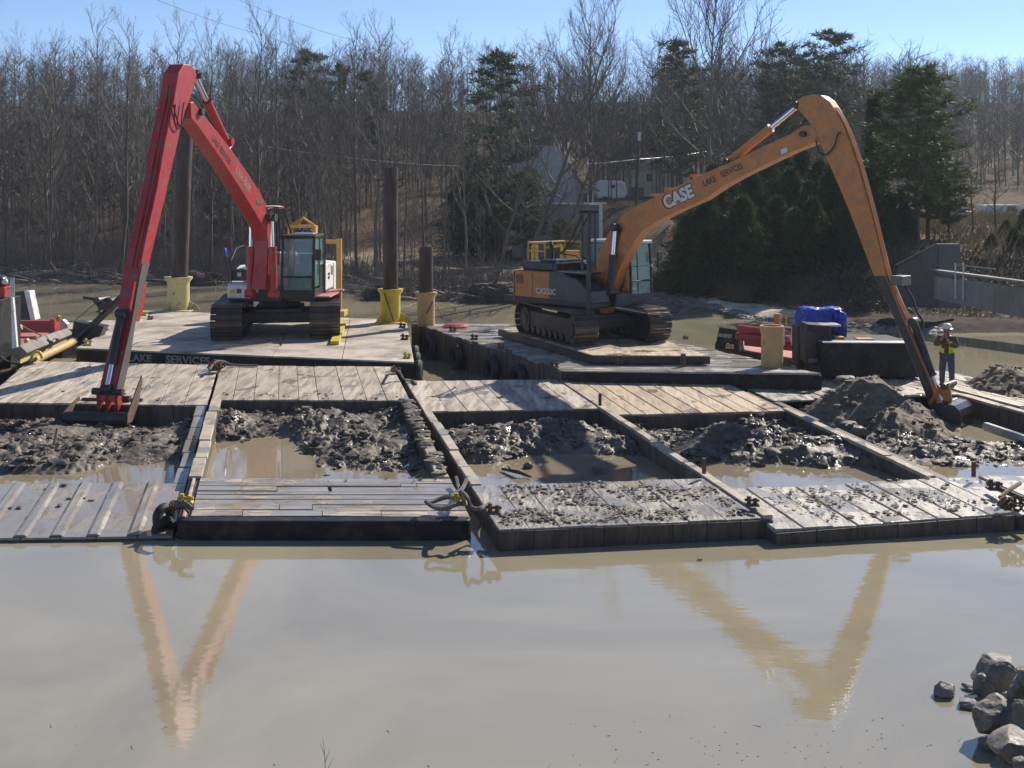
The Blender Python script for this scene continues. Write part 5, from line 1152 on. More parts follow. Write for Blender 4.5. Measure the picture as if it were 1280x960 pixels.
# operators in the cabs
def operator(pl, k, label, cloth, cap, vest=False):
    b = pl.at(.2*k, .87*k, 1.72*k); f = pl.f; L_ = lambda x,y,z: b+f*x+pl.l*y+Vector((0,0,z))
    O = thing('person', label, 'person', b)
    P_ = [(0,0,.08),(0,0,.28),(0,0,.48),(0,0,.58),(.03,0,.68),(.03,0,.78),(.1,.1,.06),(.48,.12,.10),(.52,.12,-.3),(.1,-.1,.06),(.48,-.12,.10),(.52,-.12,-.3),(0,.19,.5),(.1,.25,.3),(.36,.22,.3),(0,-.19,.5),(.1,-.25,.3),(.36,-.22,.3)]
    E_ = [(0,1),(1,2),(2,3),(3,4),(4,5),(0,6),(6,7),(7,8),(0,9),(9,10),(10,11),(2,12),(12,13),(13,14),(2,15),(15,16),(16,17)]
    R_ = [(.15,.12),(.15,.11),(.16,.11),.06,.09,.08,.09,.07,.05,.09,.07,.05,.07,.05,.035,.07,.05,.035]
    skinned('body', [L_(*p) for p in P_], E_, R_, M['skin'], O)
    idx = [0,1,2,12,13,14,15,16,17]; mp = {a:i for i,a in enumerate(idx)}
    skinned('shirt', [L_(*P_[i]) for i in idx], [(mp[a],mp[c]) for a,c in E_ if a in mp and c in mp], [tuple(q+.02 for q in (R_[i] if isinstance(R_[i],tuple) else (R_[i],)*2)) for i in idx], M[cloth], O)
    idx = [0,6,7,8,9,10,11]; mp = {a:i for i,a in enumerate(idx)}
    skinned('trousers', [L_(*P_[i]) for i in idx], [(mp[a],mp[c]) for a,c in E_ if a in mp and c in mp], [tuple(q+.015 for q in (R_[i] if isinstance(R_[i],tuple) else (R_[i],)*2)) for i in idx], M['jeans'], O)
    mb = MB(); mb.lathe(L_(.03,0,.77), [(.125,0),(.12,.05),(.08,.1),(0,.12)], 14); mb.build('cap', M[cap], O, smooth=True)
    for s in (-1,1): hand(L_, (.36,s*.22,.3), (1,0,-.1), s, M['skin'], O)
    return O
operator(Plane(rc, math.radians(-1)), 1.12, 'person in dark blue shirt and red cap driving the red machine', 'jeans', 'redcloth')
operator(pob, 1.0, 'person in dark clothing seated in the orange machine\'s cab', 'blackcloth', 'blackcloth')
# ---------------------------------------------------------------- rocks on the near shore
rk = [(1178,860,14,9,'small pale-topped rock alone in the water near the right shore'),(1208,877,13,4,'flat dark rock barely above the water'),(1210,856,7,3,'tiny wet stone between the pale-topped rock and the shore'),
      (1250,838,33,19,'big wedge-shaped rock at the top of the shore heap'),(1231,858,13,15,'dark upright rock at the waterline under the wedge-shaped rock'),(1247,893,30,22,'large round grey rock at the waterline with pale patches'),
      (1277,860,22,24,'brown earthy rock at the right frame edge'),(1276,900,12,12,'small grey rock tucked behind the large round one'),(1270,930,38,20,'broad low grey rock below the large round one'),
      (1252,955,14,9,'pale small rock at the bottom right'),(1233,928,10,6,'small dark rock left of the broad low one'),(1274,953,12,9,'grey stone in the bottom right corner'),(1290,890,22,20,'grey rock just at the right edge'),(1300,850,30,25,'rock at the right edge beside the wedge-shaped one')]
for i, (x,y,rx,rz,lb) in enumerate(rk):
    z = .05+.010*max(0, x-1230); c = G(x, y+rz*.6, z*.6); s = F/c.y; mb = MB()
    mb.boulder(c+Vector((0,0,rz/s*.45)), (rx/s*1.08, rx/s*.95, rz/s*1.12), i+3, rotz(i*1.3))
    single(mb, 'rock', M['rock'], lb, 'rock', tuple(c), 'rocks on the near shore')
mb = MB()
for i in range(900):
    x = random.uniform(5.1, 9.5); y = random.uniform(10.4, 15.6)
    z = ground(x, y)
    if z < -.25: continue
    s = .02+.13*random.random()**2; mb.rock((x,y,z+s*.2), (s*1.2,s,s*.7), 1, .35, i)
o = mb.build('shore_rubble', M['rock']); tag(o, 'loose small stones and earth between the shore rocks', 'rubble', None, 'stuff')
mb = MB()
for i in range(90):
    x = random.gauss(2.9, 1.2); y = random.uniform(11.9, 13.2)-abs(random.gauss(0,.2)); s = random.uniform(.003,.010); mb.rock((x,y,.002), (s*1.5,s,s*.6), 1, .3, i)
for i in range(14):
    x = random.gauss(-1.5, 3.5); y = random.uniform(11.9, 12.9); s = random.uniform(.006,.02); a = random.random()*6
    mb.tube([(x,y,.004), (x+math.cos(a)*s*5, y+math.sin(a)*s*5, .006)], .003, 4)
o = mb.build('floating_debris', M['drift']); tag(o, 'specks of leaf and bubble debris floating near the shore', 'debris', None, 'stuff')
mb = MB()
b_ = G(407,962,.0); mb.tube([b_+Vector((0,0,-.05)), b_+Vector((-.01,0,.15)), b_+Vector((-.03,0,.34))], [.004,.003,.0015], 5); mb.tube([b_+Vector((-.005,0,.08)), b_+Vector((.05,0,.22))], [.003,.001], 4); mb.tube([b_+Vector((-.01,0,.15)), b_+Vector((-.06,0,.28))], [.003,.001], 4); mb.tube([b_+Vector((.02,0,.0)), b_+Vector((.08,0,.12))], [.003,.001], 4)
single(mb, 'twig', M['barkdk'], 'thin bare twig standing in the water at the bottom of the picture', 'twig', tuple(b_))
mb = MB(); mb.rock(G(875,699,.02), (.05,.03,.012), 2, .3, 2); single(mb, 'dead_leaf', M['rusty'], 'brown leaf floating before the middle barge', 'leaf', tuple(G(875,699,.02)))
# ---------------------------------------------------------------- bare trees
def rvec(rr): 
    while 1:
        v = Vector((rr.uniform(-1,1), rr.uniform(-1,1), rr.uniform(-1,1)))
        if .1 < v.length < 1: return v.normalized()
def bare(seed, H, spread=.30, first=.3, n1=26, n2=7, n3=5, lean=(0,0), up=.75, wig=.05, rt=None, twig=.012):
    rr = random.Random(seed); T = MB(); Cn = MB(); rt = rt or H*.0095
    pts = []; x = y = 0; N = 12
    for i in range(N+1):
        t = i/N; pts.append(Vector((x+lean[0]*H*t, y+lean[1]*H*t, H*t))); x += rr.uniform(-wig,wig)*H/N*2; y += rr.uniform(-wig,wig)*H/N*2
    T.tube([pts[0]-Vector((0,0,.5))]+pts, [rt*1.5]+[rt*(1.15 if i == 0 else 1)*(1-.93*(i/N)) for i in range(N+1)], 7, cap=False)
    def at(t): 
        f = t*N; i = min(int(f), N-1); return pts[i].lerp(pts[i+1], f-i)
    def branch(p, d, L, r, lvl):
        n = 4 if lvl == 1 else 3; q = [p]; dd = d.copy()
        for k in range(n):
            dd = (dd+rvec(rr)*.24+Vector((0,0,.16 if lvl < 3 else .05))).normalized(); q.append(q[-1]+dd*L/n)
        (Cn if lvl > 0 else T).tube(q, [max(.006, r*(1-.8*i/n)) for i in range(n+1)], 4 if lvl == 1 else 3, cap=False)
        if lvl < 3:
            m = n2 if lvl == 1 else n3
            for j in range(m):
                t = .25+.75*(j+rr.random())/m; f = min(t*n, n-.001); i = int(f); b = q[i].lerp(q[i+1], f-i)
                ax = (q[i+1]-q[i]).normalized(); s = ax.cross(rvec(rr)).normalized(); nd = (ax*.85+s*.75+Vector((0,0,.15))).normalized()
                branch(b, nd, L*(.55 if lvl == 1 else .5)*rr.uniform(.6,1.1)*(1.15-t*.5), r*(.42 if lvl == 1 else .5), lvl+1)
    for i in range(n1):
        t = first+(1-first)*(i+rr.random())/n1; a = i*2.4+rr.uniform(-.5,.5)
        prof = math.sin(min(1, (t-first)/(1-first)*1.15+.22)*math.pi*.86)
        e = up*(.55+.6*t); d = Vector((math.cos(a), math.sin(a), e)).normalized()
        branch(at(min(t,.985)), d, H*spread*(.35+.75*prof)*rr.uniform(.7,1.15), rt*.42*(1.1-t*.7), 1)
    return T, Cn
KINDS = {}
def kind(name, *a, **k):
    T, Cn = bare(*a, **k); t = T.build(name+'_t', M['bark']); c = Cn.build(name+'_c', M['twig']); md = (t.data, c.data)
    for o in (t, c): bpy.data.objects.remove(o)
    md[0].name = 'trunk'; md[1].name = 'branches'; KINDS[name] = md
for i in range(6): kind('slim%d' % i, 10+i, 17, spread=.17+.02*(i % 3), first=.22+.06*(i % 3), n1=26, n2=7, n3=4, wig=.05, rt=.12+.012*i, up=1.1)
for i in range(4): kind('wide%d' % i, 30+i, 18, spread=.36, first=.22, n1=20, n2=8, n3=7, wig=.06, rt=.2, up=.7)
for i in range(2): kind('big%d' % i, 90+i, 18, spread=.42, first=.2, n1=26, n2=10, n3=9, wig=.05, rt=.27, up=.85)
for i in range(3): kind('lean%d' % i, 50+i, 12, spread=.28, first=.25, n1=20, n2=7, n3=5, lean=(.28+.05*i, -.03), rt=.13, up=.9)
kind('sapling', 70, 6, spread=.3, first=.1, n1=14, n2=5, n3=4, rt=.045, up=1.3); kind('sapling2', 71, 5, spread=.34, first=.05, n1=16, n2=5, n3=4, rt=.04, up=1.2)
def tree(kd, X, Y, sc_, rz, label, group=None, name='bare_tree', cat='tree', z=None):
    z = ground(X, Y) if z is None else z
    r = thing(name, label, cat, (X, Y, z-.05), group); r.rotation_euler = (0, 0, rz); r.scale = (sc_,)*3 if not hasattr(sc_, '__len__') else sc_
    for nm, me in zip(('trunk', 'branches'), KINDS[kd]):
        o = bpy.data.objects.new(nm, me); COL.objects.link(o); o.parent = r
    return r
def Xat(px, Y): return (px-640)/F*Y
rr = random.Random(5)
GB = 'bare winter trees along the far bank'
L1 = 'slender bare grey tree in the winter thicket on the far left bank'
# front rank on the left bank : slender, ~18 m
xs = [8, 36, 62, 92, 118, 150, 176, 204, 232, 262, 290, 316, 345, 372, 398, 425, 447, 470, 505, 528, 556, 582]
for i, px in enumerate(xs):
    Y = rr.uniform(75, 84) if px < 430 else rr.uniform(68, 80); top = {92:100, 118:40, 150:45, 232:42, 262:40, 345:45, 316:30, 447:50, 470:45, 556:60, 8:95, 36:85}.get(px, rr.uniform(55, 140))
    X = Xat(px, Y); H = 6+(240-top)/F*Y-ground(X, Y); tree('slim%d' % (i % 6), X, Y, (H/17*rr.uniform(.8,1), H/17*rr.uniform(.8,1), H/17), rr.random()*6, 'slender front-rank bare tree on the far bank '+('at the far left of the woods' if px < 120 else 'behind the red boom and stick' if px < 300 else 'behind the red machine\'s cab' if px < 440 else 'behind the two middle piles'), GB)
for i in range(56):
    Y = rr.uniform(84, 118); px = rr.uniform(-30, 640); X = Xat(px, Y); 
    if 420 < px and Y < 108 and rr.random() < .65: continue
    H = 6+(240-rr.uniform(72, 165))/F*Y-ground(X, Y); tree('slim%d' % rr.randrange(6), X, Y, H/17, rr.random()*6, 'bare grey tree deeper in the thicket behind the front rank '+('left of the red boom' if px < 230 else 'behind the red machine' if px < 440 else 'between the two machines'), GB)
for i in range(70):                              # young growth under them
    Y = rr.uniform(74, 96); px = rr.uniform(-20, 640); tree(rr.choice(('sapling','sapling2')), Xat(px, Y), Y, rr.uniform(.6,1.25), rr.random()*6, 'thin bare sapling among the winter thicket on the far bank', 'bare saplings along the far bank', 'sapling')
L2 = 'spreading bare tree on the wooded hill behind the pond'
for i in range(64):
    Y = rr.uniform(125, 190); px = rr.uniform(-60, 860); X = Xat(px, Y); top = interp(px, [(-60,70),(0,75),(100,98),(200,95),(350,80),(450,75),(560,85),(640,92),(700,78),(760,70),(860,82)])+rr.uniform(-26, 52)
    H = 6+(240-top)/F*Y-ground(X, Y); tree('wide%d' % rr.randrange(4), X, Y, (H/18*.9,H/18*.9,H/18), rr.random()*6, L2, 'bare trees on the wooded hill')
# named ones
def single_tree(kd, px, Y, top, label, base=None, rz=0, sx=1, name='bare_tree', ref=18):
    X = Xat(px, Y); g = ground(X, Y); H = 6+(240-top)/F*Y-g; k = H/ref; return tree(kd, X, Y, (k*sx, k*sx, k), rz, label, None, name)
single_tree('big0', 886, 92, -14, 'tall wide bare tree rising highest behind the orange boom', sx=.8, rz=1)
single_tree('big1', 738, 118, 18, 'tall rounded bare tree above the pale house', sx=.62, rz=2)
single_tree('wide2', 700, 130, 60, 'bare tree left of the utility pole behind the pale house', sx=.8)
single_tree('wide3', 800, 140, 72, 'bare tree behind the utility pole', sx=.8)
single_tree('wide2', 850, 150, 90, 'bare tree behind the small cream house', sx=.9)
single_tree('slim1', 1215, 66, 200, 'bare shrubby tree in front of the parked vehicles', sx=1.6, ref=17)
single_tree('slim3', 1245, 72, 175, 'thin bare tree at right above the low concrete wall', sx=1.4, ref=17)
for i, (px, Y, k, lb) in enumerate(((612,62.5,1.0,'bare tree leaning right from the root mound behind the tan sleeve'),(648,62,1.25,'long bare tree leaning right beside the orange machine'),(668,63,.95,'low bare tree leaning right toward the orange machine'))):
    r = tree('lean%d' % i, Xat(px, Y), Y, k, .1*i, lb, None, 'leaning_tree')
# ---------------------------------------------------------------- conifers
def conifer(seed, H, Rd, first, nb, ncl, m, needle=.22, droop=.1, clumpr=.5, blades=26, conic=True, trunk_r=.16, gap=.0):
    rr = random.Random(seed); T = MB(); N_ = MB()
    T.tube([(0,0,-.4),(0,0,H*.5),(.02*H,0,H*.97)], [trunk_r*1.2, trunk_r*.7, .02], 7, cap=False)
    for i in range(nb):
        t = first+(1-first)*(i+.5*rr.random())/nb; a = i*2.4+rr.uniform(-.4,.4); z = H*t
        rad = Rd*((1-t)/(1-first))**.75 if conic else Rd*math.sin(math.pi*min(.97, max(.08, ((t-first)/(1-first))*.85+.12)))**.7
        rad *= rr.uniform(.6,1.15)
        if rr.random() < gap: continue
        d = Vector((math.cos(a), math.sin(a), rr.uniform(-.05,.3)-droop)); e = Vector((0,0,z)); tip = e+d*rad
        T.tube([e, e+d*rad*.6+Vector((0,0,.05*rad)), tip+Vector((0,0,.12*rad))], [trunk_r*.3*(1.1-t), trunk_r*.2*(1.1-t), .01], 4, cap=False)
        for c in range(ncl):
            s = .3+.75*(c+rr.random())/ncl; p = e+d*rad*s+Vector((rr.gauss(0,.13), rr.gauss(0,.13), rr.gauss(0,.09)))*rad*.75+Vector((0,0,.1*rad*s))
            cr = clumpr*rr.uniform(.6,1.2)
            for b in range(blades):
                v = rvec(rr); v.z = abs(v.z)*.8-.15 if not conic else v.z*.9+.15; q = p+v*cr*rr.uniform(.25,1); w_ = v.cross(rvec(rr)).normalized()*needle*.13
                L_ = needle*rr.uniform(.7,1.3); e2 = (v+rvec(rr)*.5).normalized()*L_
                N_.v += [tuple(q-w_), tuple(q+w_), tuple(q+e2)]; n = len(N_.v); N_.f.append([n-3, n-2, n-1]); N_.m.append(0)
    return T, N_
def ckind(name, m, *a, **k):
    T, Cn = conifer(*a, m=m, **k); t = T.build(name+'_t', M['barkdk']); c = Cn.build(name+'_c', M[m]); md = (t.data, c.data)
    for o in (t, c): bpy.data.objects.remove(o)
    md[0].name = 'trunk'; md[1].name = 'crown'; KINDS[name] = md
ckind('cedar0', 'cedar', 1, 8, 3.0, .03, 120, 6, needle=.34, clumpr=.6, blades=40)
ckind('cedar1', 'cedar', 2, 8, 3.4, .03, 115, 7, needle=.36, clumpr=.65, blades=38)
ckind('cedar2', 'cedar', 3, 11, 1.7, .04, 110, 4, needle=.34, clumpr=.45, blades=34)
ckind('pine0', 'pine', 4, 11, 3.3, .2, 56, 7, needle=.42, clumpr=.42, blades=30, conic=False, droop=-.25, gap=.15)
ckind('pine1', 'pinedk', 5, 20, 4.4, .45, 36, 6, needle=.6, clumpr=.6, blades=26, conic=False, droop=-.05, gap=.12, trunk_r=.22)
ckind('pine2', 'pinedk', 6, 20, 5.0, .22, 52, 6, needle=.6, clumpr=.6, blades=26, conic=False, droop=-.05, gap=.2, trunk_r=.22)
def con(kd, px, Y, top, label, ref, sx=1, group=None, name='pine_tree', rz=0):
    X = Xat(px, Y); g = ground(X, Y); H = 6+(240-top)/F*Y-g; k = H/ref; r = tree(kd, X, Y, (k*sx,)*2+(k,), rz, label, group, name); return r
GC = 'dark cedars massed on the right bank'; LC = 'dense dark cedar in the evergreen mass behind the orange boom'
cl = [(px, 59.5+.8*(i % 3), 262-14*(i % 2)+abs(px-985)*.06) for i, px in enumerate(range(862, 1126, 22))]+[(px, 63+.7*(i % 3), 226-12*(i % 2)+abs(px-985)*.10) for i, px in enumerate(range(868, 1120, 24))]+[(px, 68+(i % 3), 198-10*(i % 2)+abs(px-975)*.14) for i, px in enumerate(range(892, 1090, 22))]
for i, (px, Y, top) in enumerate(cl):
    con('cedar%d' % (i % 2), px, Y, top, 'dense dark cedar in the '+('front row at the foot of the evergreen mass' if Y < 62.5 else 'middle row of the evergreen mass' if Y < 67 else 'back row topping the evergreen mass behind the orange boom'), 8, 1.0, GC, 'cedar_tree', i)
con('cedar2', 1093, 68, 118, 'tall narrow dark cedar right behind the top of the orange stick', 11, 1.0, None, 'cedar_tree')
con('pine0', 1146, 63, 92, 'open-crowned young pine at right above the weathered wing wall', 11, 1.05)
con('pine0', 1186, 66, 205, 'smaller yellow-green pine right of the open-crowned one', 11, 1.3, rz=2)
con('pine0', 1160, 68, 170, 'low pine between the two larger ones at right', 11, 1.3, rz=4)
con('cedar1', 1130, 66, 250, 'small dark cedar at the left foot of the open-crowned pine', 8, .9, name='cedar_tree')
con('pine2', 850, 104, 52, 'dark layered pine behind the tall wide bare tree', 20, .85)
con('pine1', 1040, 108, 42, 'tall flat-topped dark pine above the orange stick\'s hinge', 20, 1.0)
con('pine1', 975, 112, 58, 'dark pine left of the flat-topped one', 20, .9, rz=2); con('pine1', 1005, 118, 70, 'dark pine between its two taller neighbours behind the orange boom', 20, .8, rz=3)
con('pine2', 625, 96, 68, 'tall pine with dark green crown left of the pale house', 20, .95, rz=1)
con('pine1', 385, 120, 66, 'dark pine top among bare trees above the red boom', 20, .9, rz=1); con('pine1', 425, 125, 84, 'second dark pine top right of the one above the red boom', 20, .8, rz=2); con('pine1', 458, 122, 92, 'third dark pine top in the row above the red machine', 20, .7, rz=4)
con('pine0', 655, 88, 215, 'bushy yellow-green pine before the pale house', 11, 1.1, rz=1); con('pine0', 705, 86, 275, 'low olive bush in front of the basement wall', 11, 1.4, rz=3)
con('cedar1', 590, 100, 200, 'rounded evergreen left of the tall pine', 8, 1.0, name='cedar_tree')
for i, (px, Y, top) in enumerate(((1210,62,300),(1240,60,292),(1268,60,285),(1290,60,280),(1225,66,285),(1258,66,275),(1285,70,260))):
    con('cedar0', px, Y, top, 'dark scrubby evergreen above the low concrete wall at right', 8, 1.8, 'dark scrub above the low wall', 'shrub', i)
# ---------------------------------------------------------------- far wood (past counting), undergrowth, drift piles
def farwood(name, n, xr, yr, hr, label, seed, m='twig', tfun=None, ntw=46):
    rr = random.Random(seed); mb = MB()
    for i in range(n):
        Y = rr.uniform(*yr); X = rr.uniform(*xr)*Y; z = ground(X, Y)-.3; H = rr.uniform(*hr); r0 = .09
        mb.tube([(X,Y,z),(X+rr.uniform(-.5,.5),Y,z+H*.6),(X+rr.uniform(-1,1),Y,z+H)], [r0,r0*.6,.03], 3, cap=False)
        for k in range(ntw):
            t = rr.uniform(.3,1); a = rr.random()*6.3; L = H*.22*rr.uniform(.5,1.2)*(1.25-t*.6); p = Vector((X,Y,z+H*t)); d = Vector((math.cos(a), math.sin(a), rr.uniform(.5,1.5))).normalized()
            q = p+d*L*.3; e = q+(d+rvec(rr)*.3)*L*.7; w_ = rvec(rr)*.045
            b = len(mb.v); mb.v += [tuple(p-w_*1.4), tuple(p+w_*1.4), tuple(e)]; mb.f.append([b,b+1,b+2]); mb.m.append(0)
            for s in range(5):
                u = p.lerp(e, .3+.7*rr.random()); g = u+(d+rvec(rr)*.9).normalized()*L*.4; w2 = rvec(rr)*.022; b = len(mb.v); mb.v += [tuple(u-w2), tuple(u+w2), tuple(g)]; mb.f.append([b,b+1,b+2]); mb.m.append(0)
    o = mb.build(name, M[m]); return tag(o, label, 'woodland', None, 'stuff')
farwood('far_woodland', 900, (-.55,.14), (122,228), (7,14), 'grey mass of bare winter woods on the hill behind the pond', 1)
farwood('far_woodland', 1500, (.13,.62), (150,400), (8,15), 'hazy bare woods on the distant ridge at right', 2)
farwood('far_woodland', 190, (-.52,-.14), (102,122), (8,13), 'brown-grey thicket behind the slender trees on the left bank', 3)
farwood('far_woodland', 160, (.12,.36), (112,170), (12,18), 'bare trees behind the dark pines at right', 4)
mb = MB(); rr = random.Random(9)
for i in range(5200):                            # brush stems
    px = rr.uniform(-60, 690); Y = interp(Xat(px, 72), BANK)+1.2+abs(rr.gauss(0, 9)); X = Xat(px, Y); z = ground(X, Y)
    if z < .05: continue
    h = rr.uniform(.4, 2.4)*(1 if rr.random() < .85 else 1.7)*(.5 if px > 420 else 1); d = Vector((rr.gauss(0,.3), rr.gauss(0,.3), 1)); p = Vector((X,Y,z)); w_ = Vector((.022,0,0)); q = p+d*h*.5; e = q+(d+rvec(rr)*.5)*h*.5
    b = len(mb.v); mb.v += [tuple(p-w_), tuple(p+w_), tuple(q+w_*.6), tuple(q-w_*.6), tuple(e)]; mb.f += [[b,b+1,b+2,b+3],[b+3,b+2,b+4]]; mb.m += [0,0]
    for s in range(3): u = p.lerp(e, rr.uniform(.3,.9)); g = u+(d+rvec(rr)*1.3).normalized()*h*.35; b = len(mb.v); mb.v += [tuple(u-w_*.5), tuple(u+w_*.5), tuple(g)]; mb.f.append([b,b+1,b+2]); mb.m.append(0)
o = mb.build('undergrowth', M['twig']); tag(o, 'tangled bare brush along the far bank', 'brush', None, 'stuff')
mb = MB(); rr = random.Random(11)
for i in range(1500):
    px = rr.uniform(-60, 800) if rr.random() < .9 else rr.uniform(800, 860); Yb = interp(Xat(px, 70), BANK); Y = Yb+rr.uniform(.3, 6)*rr.random()+.4; X = Xat(px, Y); z = ground(X, Y)+.02
    L = rr.uniform(.4, 2.2); a = rr.gauss(0,.5)+(math.pi if rr.random() < .5 else 0); d = Vector((math.cos(a), math.sin(a), rr.uniform(-.05,.35))); r_ = rr.uniform(.02,.07)
    mb.tube([(X,Y,z), Vector((X,Y,z))+d*L*.5+Vector((0,0,.06)), Vector((X,Y,z))+d*L], [r_, r_*.8, r_*.3], 4)
o = mb.build('driftwood_pile', M['drift']); tag(o, 'broken sticks and driftwood piled along the far waterline', 'driftwood', None, 'stuff')
for (px, py, L, ang, r_, lb) in ((75,342,4.5,.05,.17,'long pale log lying along the far left bank'),(430,372,3.2,2.7,.16,'pale log pile member slanting right of the amber gantry'),(140,338,3.5,.3,.14,'grey log resting against brush on the far left bank'),(50,352,4.0,-.1,.22,'dark half-sunken trunk at the far left waterline'),(700,372,2.5,.9,.12,'leaning pale log behind the orange machine\'s counterweight')):
    Y = interp(Xat(px, 70), BANK)+2.0; X = Xat(px, Y); z = ground(X, Y)+r_; mb = MB(); d = Vector((math.cos(ang), math.sin(ang)*.6, .05)); mb.tube([Vector((X,Y,z))-d*L/2, Vector((X,Y,z+.08)), Vector((X,Y,z))+d*L/2], [r_, r_*.9, r_*.6], 8)
    for k in range(4): u = Vector((X,Y,z))+d*L*rr.uniform(-.3,.4); mb.tube([u, u+rvec(rr)*.8+Vector((0,0,.4))], [.05,.01], 4)
    single(mb, 'fallen_log', M['drift'], lb, 'log', (X,Y,z))
for (px, s, lb) in ((620,1.0,'root mound of dark earth at the waterline behind the tan sleeve'),(250,.9,'dark brush mound behind the faded yellow sleeve'),(478,.6,'low dark mound left of the bright yellow sleeve')):
    Y = interp(Xat(px, 66), BANK)+1.0; X = Xat(px, Y); mb = MB(); mb.rock((X,Y,.1), (1.9*s,1.2*s,1.0*s), 4, .4, px)
    for k in range(60): a = rr.random()*6.3; u = Vector((X+math.cos(a)*1.7*s*rr.random(), Y-.6*rr.random()-.3, .3+.6*s*rr.random())); mb.tube([u, u+Vector((rr.uniform(-.7,.7), -.3, rr.uniform(-.5,.5)))*s, u+Vector((rr.uniform(-1.1,1.1), -.5, rr.uniform(-.7,.4)))*s], [.03,.02,.008], 3)
    single(mb, 'root_mound', M['barkdk'], lb, 'mound', (X,Y,0))
mb = MB(); rr = random.Random(13)                 # rocky edge of the sand bar, leaves on the slope
for i in range(900):
    px = rr.uniform(800, 1180); Yb = interp(Xat(px, 52), BANK); Y = Yb+rr.uniform(-.2, .8); X = Xat(px, Y); s = rr.uniform(.05,.17); mb.rock((X,Y,ground(X,Y)+s*.2), (s*1.3,s,s*.7), 1, .35, i)
o = mb.build('bank_stones', M['rock']); tag(o, 'grey stones along the edge of the pale sand bar', 'stones', None, 'stuff')
mb = MB()
for i in range(9000):
    X = rr.uniform(7, 30); Y = interp(X, BANK)+rr.uniform(4.5, 18); z = ground(X, Y)+.02; v = rvec(rr); v.z *= .5; w_ = v.cross(Vector((0,0,1))).normalized()*.05; b = len(mb.v)
    mb.v += [(X-w_.x,Y-w_.y,z), (X+w_.x,Y+w_.y,z+.03), (X+v.x*.14,Y+v.y*.14,z+.05+abs(v.z)*.06)]; mb.f.append([b,b+1,b+2]); mb.m.append(0)
for i in range(2600):
    X = rr.uniform(7, 26); Y = interp(X, BANK)+rr.uniform(5, 14); z = ground(X, Y); h = rr.uniform(.15,.7); w_ = Vector((.02,0,0)); p = Vector((X,Y,z)); e = p+Vector((rr.gauss(0,.3),rr.gauss(0,.3),1))*h; b = len(mb.v); mb.v += [tuple(p-w_), tuple(p+w_), tuple(e)]; mb.f.append([b,b+1,b+2]); mb.m.append(0)
o = mb.build('dry_brush', M['brush']); tag(o, 'dry grass and dead leaves on the slope below the cedars', 'brush', None, 'stuff')
mb = MB()
for i in range(6000):
    X = rr.uniform(24, 52); Y = rr.uniform(58, 100); z = ground(X, Y); h = rr.uniform(.3,1.3); w_ = Vector((.035,0,0)); p = Vector((X,Y,z)); e = p+Vector((rr.gauss(0,.5),rr.gauss(0,.5),1))*h; b = len(mb.v); mb.v += [tuple(p-w_), tuple(p+w_), tuple(e)]; mb.f.append([b,b+1,b+2]); mb.m.append(0)
o = mb.build('dry_brush', M['brush']); tag(o, 'dry brush on the rise behind the concrete walls at right', 'brush', None, 'stuff')
mb = MB()
for i in range(5000):                            # reed strip behind the orange cab
    X = rr.uniform(7.6, 12); Y = interp(X, BANK)+rr.uniform(4.4, 6.0); z = ground(X, Y); h = rr.uniform(.6,1.3); w_ = Vector((.015,0,0)); p = Vector((X,Y,z)); e = p+Vector((rr.gauss(0,.12),rr.gauss(0,.12),1))*h; b = len(mb.v); mb.v += [tuple(p-w_), tuple(p+w_), tuple(e)]; mb.f.append([b,b+1,b+2]); mb.m.append(0)
o = mb.build('dry_reeds', M['brush']); tag(o, 'strip of dry reeds behind the pale sand bar', 'reeds', None, 'stuff')
# ---------------------------------------------------------------- houses, walls, vehicles, wires
def solid(name, m, pts, depth, parent, bevel=0):   # outline on an upright plane, pushed back
    mb = MB(); mb.extr(pts, depth); return mb.build(name, m, parent, bevel=bevel)
YH = 96
H1 = thing('house', 'pale grey-sided house with steep gable and basement wall behind the trees', 'house', D(690,318,YH))
q = lambda x, y, dy=0: D(x, y, YH+dy)
solid('wall', M['siding'], [q(628,256), q(727,256), q(727,238), q(711,208), q(697,183), q(652,180), q(640,205), q(628,235)], (0,9,0), H1)
for i in range(13):                              # lap siding, proud courses
    y = 250-i*5.2; mb = MB(); xr = 727 if y > 238 else 727-(238-y)*.53; mb.box((q(628,y)+q(xr,y))/2+Vector((0,-.03,0)), ((xr-628)*YH/F, .05, .04)); mb.build('siding_board', M['siding'], H1)
mb = MB(); mb.hexa([q(709,206,-.3), q(731,240,-.3), q(731,240,9.4), q(709,206,9.4)], [q(711,203,-.3), q(733,237,-.3), q(733,237,9.4), q(711,203,9.4)]); mb.build('roof', M['roof'], H1)
mb = MB(); mb.box((q(711,178)+q(711,208))/2, (.18,.3,2.1)); mb.build('trim', M['white'], H1)
solid('basement_wall', M['concrete'], [q(640,322,-2), q(754,322,-2), q(754,256,-2), q(640,256,-2)], (0,11,0), H1)
mb = MB(); mb.box((q(636,254,-2.2)+q(756,254,-2.2))/2, (8.2,.5,.12)); mb.build('slab_edge', M['white'], H1)
mb = MB(); mb.box((q(751,256,-2.02)+q(751,308,-2.02))/2, (.28,.1,3.6)); mb.build('corner_board', M['white'], H1)
for x in (728, 735, 741):
    mb = MB(); mb.box((q(x,232,1)+q(x,254,1))/2, (.12,.12,1.6)); mb.build('porch_post', M['white'], H1)
mb = MB(); mb.hexa([q(722,226,-.5), q(749,240,-.5), q(749,240,4), q(722,226,4)], [q(722,224,-.5), q(750,238,-.5), q(750,238,4), q(722,224,4)]); mb.build('porch_roof', M['roof'], H1)
mb = MB(); mb.box((q(732,243,2)+q(732,254,2))/2, (.9,.1,.9)); mb.build('window', M['winglass'], H1)
